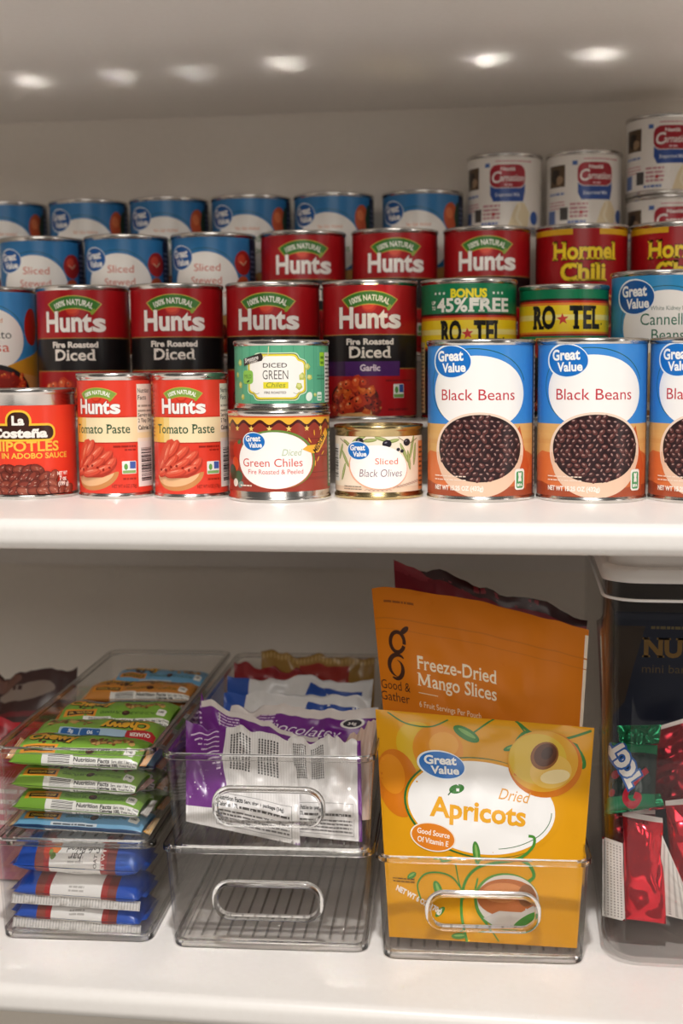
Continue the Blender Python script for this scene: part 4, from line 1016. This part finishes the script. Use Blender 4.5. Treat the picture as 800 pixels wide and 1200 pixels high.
pack('snack_pack', [(-.2330, .960, .889), (-.1200, .960, .889), (-.1140, .975, .9440), (-.2350, .985, .9450)], pack_blue(1), pack_blue(2), .008, 'blue and white snack pack behind the purple ones', 'snack pack', gp, wr=(.0075, 40, 15), **KW)
pack('snack_pack', [(-.2390, 1.005, .889), (-.1220, 1.005, .889), (-.1180, 1.022, .9480), (-.2420, 1.028, .9470)], pack_blue(3), pack_blue(4), .008, 'second blue and white snack pack, farther back in its bin', 'snack pack', gp, wr=(.0075, 40, 17), **KW)
ra = Art(0, 60, 0, 60, FO('#8e1c22')); ra.ell(44, 48, 8, 6, FO('#c05a2c'), 0, 14)
pack('snack_pack', [(-.2420, 1.045, .889), (-.1700, 1.045, .889), (-.1720, 1.058, .9440), (-.2440, 1.062, .9500)], ra, ra, .006, 'dark red snack pack near the back of the upper middle bin', 'snack pack', gp, wr=(.006, 40, 19), **KW)
go = Art(0, 100, 0, 60, FO('#a8803e')); go.rect(34, 78, 30, 52, FO('#9c2a20'))
for k in range(30): go.ell(2+k*3.3, 56, 1.2, 2.4, FO('#c9a561'), 0, 8)
pack('snack_pack', [(-.2250, 1.082, .889), (-.1250, 1.082, .889), (-.1240, 1.088, .9520), (-.2260, 1.092, .9540)], go, go, .006, 'golden snack pack with a red panel against the back of its bin', 'snack pack', gp, wr=(.005, 40, 21), **KW)

# ---- dried fruit pouches in the right bin
def apricot_art():
    Y = '#db9a18'; f = lambda h: mat(h, .26, 0, .2, .05)
    a = Art(0, 143, 0, 160, f(Y)); G = random.Random(4)
    # fruit at the top corners
    a.ell(28, 136, 15, 17, f('#d9b02a'), .2, 30); a.ell(41, 134, 17, 18, f('#dd8f22'), 0, 30); a.ell(13, 108, 15, 24, f('#cf7418'), .15, 30); a.ell(9, 114, 9, 14, f('#dd8a1f'), .15, 24); a.ell(45, 138, 10, 9, f('#e6a238'), .3, 20)
    a.rect(0, 143, 153, 155, f('#d69a1c'))
    for P, w in (([(8, 158), (20, 151), (36, 150), (48, 156)], 1.0), ([(62, 146), (70, 153), (78, 160)], 1.2), ([(92, 160), (104, 151), (122, 149), (141, 157)], 1.8), ([(92, 160), (98, 152), (103, 142)], 1.0), ([(122, 149), (132, 146), (137, 136)], 1.2)):
        a.stroke(P, w, f('#3f7a33'))
    for (x, y, L, wd, ro) in ((60, 147, 9.5, 4.2, -.5), (96, 145, 9, 3.6, 1.1), (132, 138, 11, 4.6, -1.0), (90, 140, 6, 2, .4)):
        a.ell(x, y, L, wd, f('#3d7d38'), ro, 20); a.ell(x+.4, y+.6, L*.7, wd*.35, f('#79a95a'), ro, 12)
    # white oval
    a.ell(70, 95.5, 53.4, 35.4, f('#2f6b30'), -.05, 60); a.ell(71.4, 95.6, 53.2, 34.6, f(Y), -.05, 60); a.ell(70, 95.5, 50.5, 32.6, f('#f2efec'), -.05, 60)
    a.ell(112, 130, 24.6, 24, f('#cf741c'), .25, 40); a.ell(110.6, 132, 23.2, 22, f('#dba232'), .25, 40); a.ell(107, 133.4, 19, 18, f('#d9b53e'), .3, 36); a.ell(116, 125, 14, 12, f('#e2b85a'), .4, 30); a.ell(119, 121.6, 10, 5, f('#ecd6a0'), .25, 24); a.ell(111.4, 136, 8.6, 10.6, f('#8a5426'), -.5, 24); a.ell(112, 136.6, 7, 8.8, f('#5a2f16'), -.5, 24); a.ell(113, 138, 3.4, 5, f('#41200f'), -.5, 16)
    a.arc(72, 96, 46, 29, -75, 5, .5, f('#2f6b30'), -.05)
    gv = a; gv_logo(a, 43.5, 123.6, 15.4, 9.4, -.12)
    a.text('Apricots', 67.5, 86.2, 13.2, f('#eba92c'), bold=.03, w=66, rot=-.04); a.text('Dried', 91.5, 102, 7.8, f('#e2a24a'), shear=.22, w=20, rot=-.08, serif=(.03, .03))
    a.ell(53.5, 107.4, 5.4, 3.2, f('#3d7d38'), .35, 18); a.stroke([(47.6, 102.6), (49.4, 105), (52, 107)], .8, f('#2f5f2c'))
    a.ell(36.5, 72.4, 16.2, 10, f('#f0e3d2'), -.1, 40); a.ell(36.5, 72.4, 15.2, 9.2, f('#dd7f24'), -.1, 40)
    a.text('Good Source', 36.8, 73.4, 3.6, f('#f6eadc'), bold=.02, w=23, rot=-.1); a.text('Of Vitamin E', 36.2, 67.6, 3.6, f('#f6eadc'), bold=.02, w=22, rot=-.1)
    # vines over the lower half
    for P, w in (([(60, 0), (56, 20), (58, 40), (66, 52), (80, 58), (97, 62), (106, 70), (107, 77), (103, 78)], 2.0), ([(57, 36), (50, 45), (40, 48), (30, 46), (24, 38), (26, 28)], 1.2), ([(58, 30), (54, 44), (52, 56)], .9), ([(78, 10), (68, 22), (66, 34), (68, 46)], 1.2), ([(97, 62), (104, 58), (108, 50), (103, 45)], 2.4), ([(84, 2), (72, 18), (66, 40)], 1.0)):
        a.stroke(P, w, f('#4a8a35'))
    for (x, y, L, wd, ro) in ((67, 64, 8, 2.6, 1.7), (39, 36, 6.4, 3, 1.9), (46, 58, 5, 1.6, .3), (40, 20, 5, 2, .8), (54, 4, 6, 2.2, .1), (20, 44, 4, 2, .6)): a.ell(x, y, L, wd, f('#4f8a3c'), ro, 18); a.ell(x, y+.4, L*.7, wd*.35, f('#86b15c'), ro, 12)
    a.ell(89, 31, 23.5, 20, f('#5d8f3e'), 0, 40); a.ell(90, 31, 22.4, 18.8, f('#d6cbc0'), 0, 40); a.ell(89, 33.5, 21.6, 13.5, f('#b0673a'), .05, 30); a.ell(86, 37, 15, 7, f('#c98350'), .1, 24); a.ell(103, 36, 6, 8, f('#8a5a3a'), 0, 18); a.poly([(72, 18), (84, 24), (100, 24), (110, 30), (112, 24), (104, 15), (92, 12), (80, 13)], f('#c6bcb2'))
    a.ell(103, 18, 11, 3, f('#4a8238'), .6, 20)
    a.text('NET WT 6 OZ (170g)', 24, 26, 3.6, f('#efe6d8'), bold=.05, w=36, rot=-.42); a.lines(6, 22, 39, 43, 2, f('#6a4a1a'), .4, 3)
    return a
clear_gloss = mat('#d0901a', .2, 0, .5, .3)
ap = pack('dried_fruit_pouch', [(-.0855, .8230, .8205), (.0395, .8230, .8195), (.0512, .8600, .9594), (-.0983, .8600, .9681)], apricot_art(), Art(0, 143, 0, 160, clear_gloss), .009, 'yellow dried apricots pouch standing at the front of the right bin', 'snack pouch', 'dried fruit pouches', wr=(.0020, 34, 31, .6), p=(2, 2.4), q=.8, g=(3.5, 3.5), lay=.00005)
def mango_art():
    f = lambda h: mat(h, .5, 0, .2); a = Art(0, 156, 0, 165, f('#cf7409')); a.rect(153.6, 156, 90, 160, f('#e9d9c4'))
    a.rect(0, 156, 143, 144, f('#c06c10')); a.rect(0, 156, 136, 136.6, f('#c06c10')); a.lines(8, 30, 154, 156.5, 1, f('#8a4a10'), .6, 2)
    dk = f('#3f2110')
    a.arc(16, 128, 5.2, 6.8, 0, 360, 2.6, dk, -.2); a.ell(22, 136.4, 4, 1.8, dk, .7, 16)
    a.arc(15.2, 112, 6.6, 7.4, 60, 290, 3.2, dk, -.25, taper=True); a.arc(13.6, 109.5, 5.2, 6.4, -110, 100, 3.0, dk, -.25, taper=True)
    a.text('Good &', 12, 95.4, 6, dk, w=23); a.text('Gather', 11, 87.6, 6, dk, w=23)
    a.text('Freeze-Dried', 30, 112.6, 8.6, f('#f0dfc2'), al='l', bold=.012, serif=(.035, .045), w=60); a.stroke([(30.8, 101.4), (31.3, 110)], 1.1, f('#f0dfc2')); a.stroke([(31.3, 109.6), (34.8, 102.4)], 1.7, f('#f0dfc2')); a.stroke([(34.8, 102.4), (38.2, 109.6)], 1.0, f('#f0dfc2')); a.stroke([(38.2, 110), (38.7, 101.4)], 1.8, f('#f0dfc2')); a.rect(29.6, 32.2, 101.4, 102, f('#f0dfc2')); a.rect(37, 40.2, 101.4, 102, f('#f0dfc2')); a.rect(29.8, 32, 109.4, 110, f('#f0dfc2')); a.rect(37.4, 40, 109.4, 110, f('#f0dfc2')); a.text('ango Slices', 41, 101.4, 8.6, f('#f0dfc2'), al='l', bold=.012, serif=(.035, .045), w=49)
    a.rect(30, 45, 96.4, 96.9, f('#e6cfa4')); a.text('6 Fruit Servings Per Pouch', 30, 87.2, 3.8, f('#ecd9b4'), al='l', w=48)
    return a
pack('dried_fruit_pouch', [(-.0860, .868, .8800), (.0380, .868, .8560), (.0488, .908, 1.0171), (-.1062, .908, 1.0439)], mango_art(), Art(0, 156, 0, 165, mat('#c9741a', .4)), .010, 'tall orange freeze-dried mango pouch rising behind the apricots', 'snack pouch', 'dried fruit pouches', wr=(.0030, 24, 41), bow=(.006, .75), ruff=.002, p=(2.2, 2.2), q=.8, g=(4, 4), lay=.00005)
rp = Art(0, 145, 0, 165, mat('#7a1020', .35, 0, .3)); rp.rect(0, 145, 158, 165, mat('#8c2430', .3)); rp.poly([(20, 165), (30, 158), (120, 156), (145, 160), (145, 165)], mat('#3a1a1c', .25))
pack('dried_fruit_pouch', [(-.0840, .930, .880), (.0330, .930, .860), (.0500, .952, 1.0190), (-.0944, .952, 1.0590)], rp, rp, .007, 'dark red pouch, only its top showing behind the mango pouch', 'snack pouch', 'dried fruit pouches', wr=(.0035, 34, 51), ruff=.008, g=(5, 5), lay=.00005)

# ---- tall clear canister at the right edge
def canister():
    t = empty('clear_canister', (.1235, .8150, ZB), 'tall clear canister of wrapped candy at the right edge, lid under the shelf', 'canister')
    w, l, R, th = .140, .285, .024, .002
    def lp(dw, z, r): return loop3(w-dw, l-dw, r, z, l/2, 8)
    seq = [lp(.030, 0, .014), lp(.018, .0012, .018), lp(.008, .006, .021), lp(.004, .016, .023), lp(0, .255, R), lp(2*th, .255, R-th), lp(.004+2*th, .016, .021), lp(.010+2*th, .008, .019), lp(.020, .0045, .016)]
    bm = bmesh.new(); V = [[bm.verts.new(p) for p in q] for q in seq]; n = len(V[0])
    for A, B in zip(V, V[1:]):
        for k in range(n): bm.faces.new((A[k], A[(k+1) % n], B[(k+1) % n], B[k]))
    bm.faces.new(V[0]); bm.faces.new(V[-1])
    link('body', bm_mesh('body', bm, CLEAR, angle=50), t)
    up = Vector((0, 0, 1))
    path = [(Vector((p[0], p[1], .244)), Vector((p[2], p[3], 0)), up) for p in rrect(w, l, R, 8, 0, l/2)]
    link('bead', bm_mesh('bead', sweep(path, circ_prof(.0012, .0010, 8)), mat('#d8d4d0', .25), angle=60), t)
    LM = mat('#cfc8c2', .3)
    seq = [lp(.006, .2552, R), lp(-.002, .2552, R), lp(-.003, .257, R), lp(-.003, .262, R), lp(-.001, .264, R), lp(.006, .265, R-.002), lp(.006, .272, R-.002), lp(.010, .2735, R-.004), lp(.040, .2735, .012)]
    bm = bmesh.new(); V = [[bm.verts.new(p) for p in q] for q in seq]
    for A, B in zip(V, V[1:]):
        for k in range(n): bm.faces.new((A[k], A[(k+1) % n], B[(k+1) % n], B[k]))
    bm.faces.new(V[0]); bm.faces.new(V[-1])
    link('lid', bm_mesh('lid', bm, LM, angle=45), t)
canister()
def red(h, ro=.16): return mat(h, ro, .75)
def foil_art(strip=True, dark=False):
    c = '#e02c3c' if not dark else '#8c1624'
    a = Art(0, 30, 0, 80, red(c)); a.rect(0, 30, 76, 80, mat('#e6dcd8', .3))
    return a
fk = dict(wr=(.0060, 40, 61, .8), g=(1.2, 1.2), lay=.00005, p=(2.4, 4), q=.6)
gc = 'candies in the clear canister'
tx = Art(0, 16, 0, 60, mat('#e2dcd6', .35))
for k in range(6): tx.lines(1.2+k*2.4, 2.2+k*2.4, 2, 58, 26, mat('#8d8580', .4), .45, k+3)
o = pack('candy', [(.0720, .8420, .8330), (.0985, .8420, .8310), (.0965, .8570, .8990), (.0700, .8570, .9030)], foil_art(), foil_art(), .006, 'shiny red foil candy with white top seal standing at the canister front', 'candy', gc, **fk)
o2 = pack('ingredient_panel', [(-.0285, .0035, .0010), (-.0135, .0010, -.0010), (-.0150, .0120, .0490), (-.0285, .0130, .0530)], tx, Art(0, 16, 0, 60, red('#a81c28')), .0012, None, None, wr=(.001, 60, 3), g=(2, 2), lay=.00004)
o2.parent = o; o2.location = (o2.location.x, o2.location.y, o2.location.z)
o = pack('candy', [(.1040, .852, .8400), (.1330, .852, .8390), (.1300, .866, .9130), (.0990, .866, .9080)], foil_art(), foil_art(), .007, 'shiny red foil candy standing beside the front one, cut by the right edge', 'candy', gc, wr=(.0060, 40, 71, .8), g=(1.2, 1.2), lay=.00005, p=(2.4, 4), q=.6)
o2 = pack('ingredient_panel', [(-.0250, -.004, -.004), (.0060, -.010, -.008), (-.0060, -.006, .012), (-.0230, -.002, .050)], tx, Art(0, 16, 0, 60, red('#a81c28')), .002, None, None, wr=(.001, 60, 5), g=(2, 2), lay=.00004)
o2.parent = o
pack('candy', [(.0900, .882, .8950), (.1200, .882, .9000), (.1180, .905, .9560), (.0930, .902, .9480)], foil_art(False, True), foil_art(False, True), .006, 'dark red foil candy leaning behind the green one', 'candy', gc, wr=(.0034, 46, 81), g=(1.6, 1.6), lay=.00005)
pack('candy', [(.0620, .885, .8200), (.0990, .885, .8200), (.0960, .900, .8900), (.0640, .900, .8900)], foil_art(False, True), foil_art(False, True), .008, 'dark red candy at the bottom behind the front foil candy', 'candy', gc, wr=(.0034, 46, 91), g=(2, 2), lay=.00005)
pack('candy', [(.1050, .890, .8200), (.1450, .890, .8200), (.1430, .905, .8900), (.1060, .905, .8900)], Art(0, 30, 0, 80, mat('#2a1a24', .3)), foil_art(False, True), .008, 'dark brown candy low in the canister behind the red ones', 'candy', gc, wr=(.0034, 46, 95), g=(2, 2), lay=.00005)
def pop_art():
    f = lambda h: mat(h, .25, 0, .35); a = Art(0, 40, 0, 48, f('#0b2220'))
    a.rect(0, 40, 0, 9, f('#0f6a44')); a.rect(0, 40, 40, 48, f('#0f6a44'))
    a.stroke([(32, 27), (27, 23), (21, 17), (16, 12), (15, 7), (19, 3), (24, 3), (26, 7), (22, 9)], 4.6, f('#a81c30'))
    a.ell(6, 24, 3.4, 3, f('#8c1a2c'), 0, 12); a.ell(4, 12, 2.4, 2.6, f('#8c1a2c'), 0, 12)
    for t, x, y in (('T', 25, 24), ('O', 20, 31.5), ('O', 15.4, 38), ('T', 11, 45)):
        a.otext(t, x, y, 11, f('#eae6e2'), f('#2b5da8'), .09, bold=.07, rot=2.1)
    return a
o = pack('lollipop', [(.0580, .8440, .9060), (.0900, .8440, .9110), (.0930, .8640, .9470), (.0610, .8640, .9480)], pop_art(), pop_art(), .011, 'dark green wrapped lollipop with white letters and a red swirl, on the red candies', 'candy', gc, wr=(.0014, 70, 99), p=(2, 2), q=.5, g=(1.6, 1.6), lay=.00005)
gf = Art(0, 30, 0, 12, mat('#117048', .18, .7))
for nm, q in (('wrapper_twist', [(-.0170, .002, -.006), (.0230, .004, .002), (.0200, .006, .010), (-.0160, .004, .004)]), ('wrapper_twist', [(-.006, .020, .038), (.020, .018, .040), (.022, .024, .052), (-.008, .026, .050)])):
    link(nm, geo_mesh(nm, [geo(gf, quad_map(q, 30, 12, .002, s_, wr=(.004, 120, 7)), 1.4, 1.4, .00004) for s_ in (1, -1)]), o)
# dark box at the back of the canister
bxa = Art(0, 112, 0, 200, '#0e1426'); bxa.poly([(0, 160), (0, 196), (22, 196), (14, 166), (8, 140), (0, 130)], '#2e2114'); bxa.lines(26, 80, 194, 197, 1, '#5c5030', .7, 4)
bxa.text('NUT', 20, 174, 13, '#6a4f20', al='l', bold=.04, serif=(.06, .08), w=40); bxa.text('mini bars', 20, 162, 6, '#4d3d22', al='l', w=34)
b0 = empty('snack_box', (.1235, .925, ZB+.006), 'dark navy box with dull gold lettering at the back of the canister', 'box')
link('carton', box_mesh('carton', -.056, .056, .0004, .145, 0, .21, mat('#0e1426', .4), bev=.0008), b0)
link('printed_front', geo_mesh('printed_front', [geo(bxa, lambda x, y: (Vector((x*.001-.056, 0, y*.001+.004)), Vector((0, -1, 0))), 20, 40, .00004)]), b0)

# ---- things at the left edge beside the left stack
pa = Art(0, 100, 0, 110, FO('#b01f2c')); pa.rect(0, 100, 0, 70, FO('#cf8a92')); pa.lines(4, 96, 30, 66, 5, FO('#e8d8d4'), .4, 3); pa.rect(0, 100, 96, 104, FO('#8c1822'))
pack('snack_pouch', [(-.455, .905, ZB+.002), (-.3640, .905, ZB+.002), (-.3660, .945, .9260), (-.455, .945, .9280)], pa, pa, .008, 'red and pink pouch squeezed beside the left bins at the photo edge', 'snack pouch', None, ruff=.006, wr=(.004, 30, 111), g=(5, 5), lay=.00005)
pb = Art(0, 100, 0, 120, FO('#3a1c1a')); pb.ell(55, 104, 26, 7, FO('#8a7a70'), .1, 20); pb.ell(30, 112, 18, 6, FO('#6d4a40'), .2, 20); pb.rect(0, 100, 84, 88, FO('#6d1a20'))
pack('snack_pouch', [(-.480, 1.02, ZB+.002), (-.3820, 1.02, ZB+.002), (-.3840, 1.06, .9400), (-.480, 1.06, .9350)], pb, pb, .012, 'brown snack pouch with a pale patch, behind the red pouch at left', 'snack pouch', None, ruff=.008, wr=(.004, 26, 121), g=(5, 5), lay=.00005)
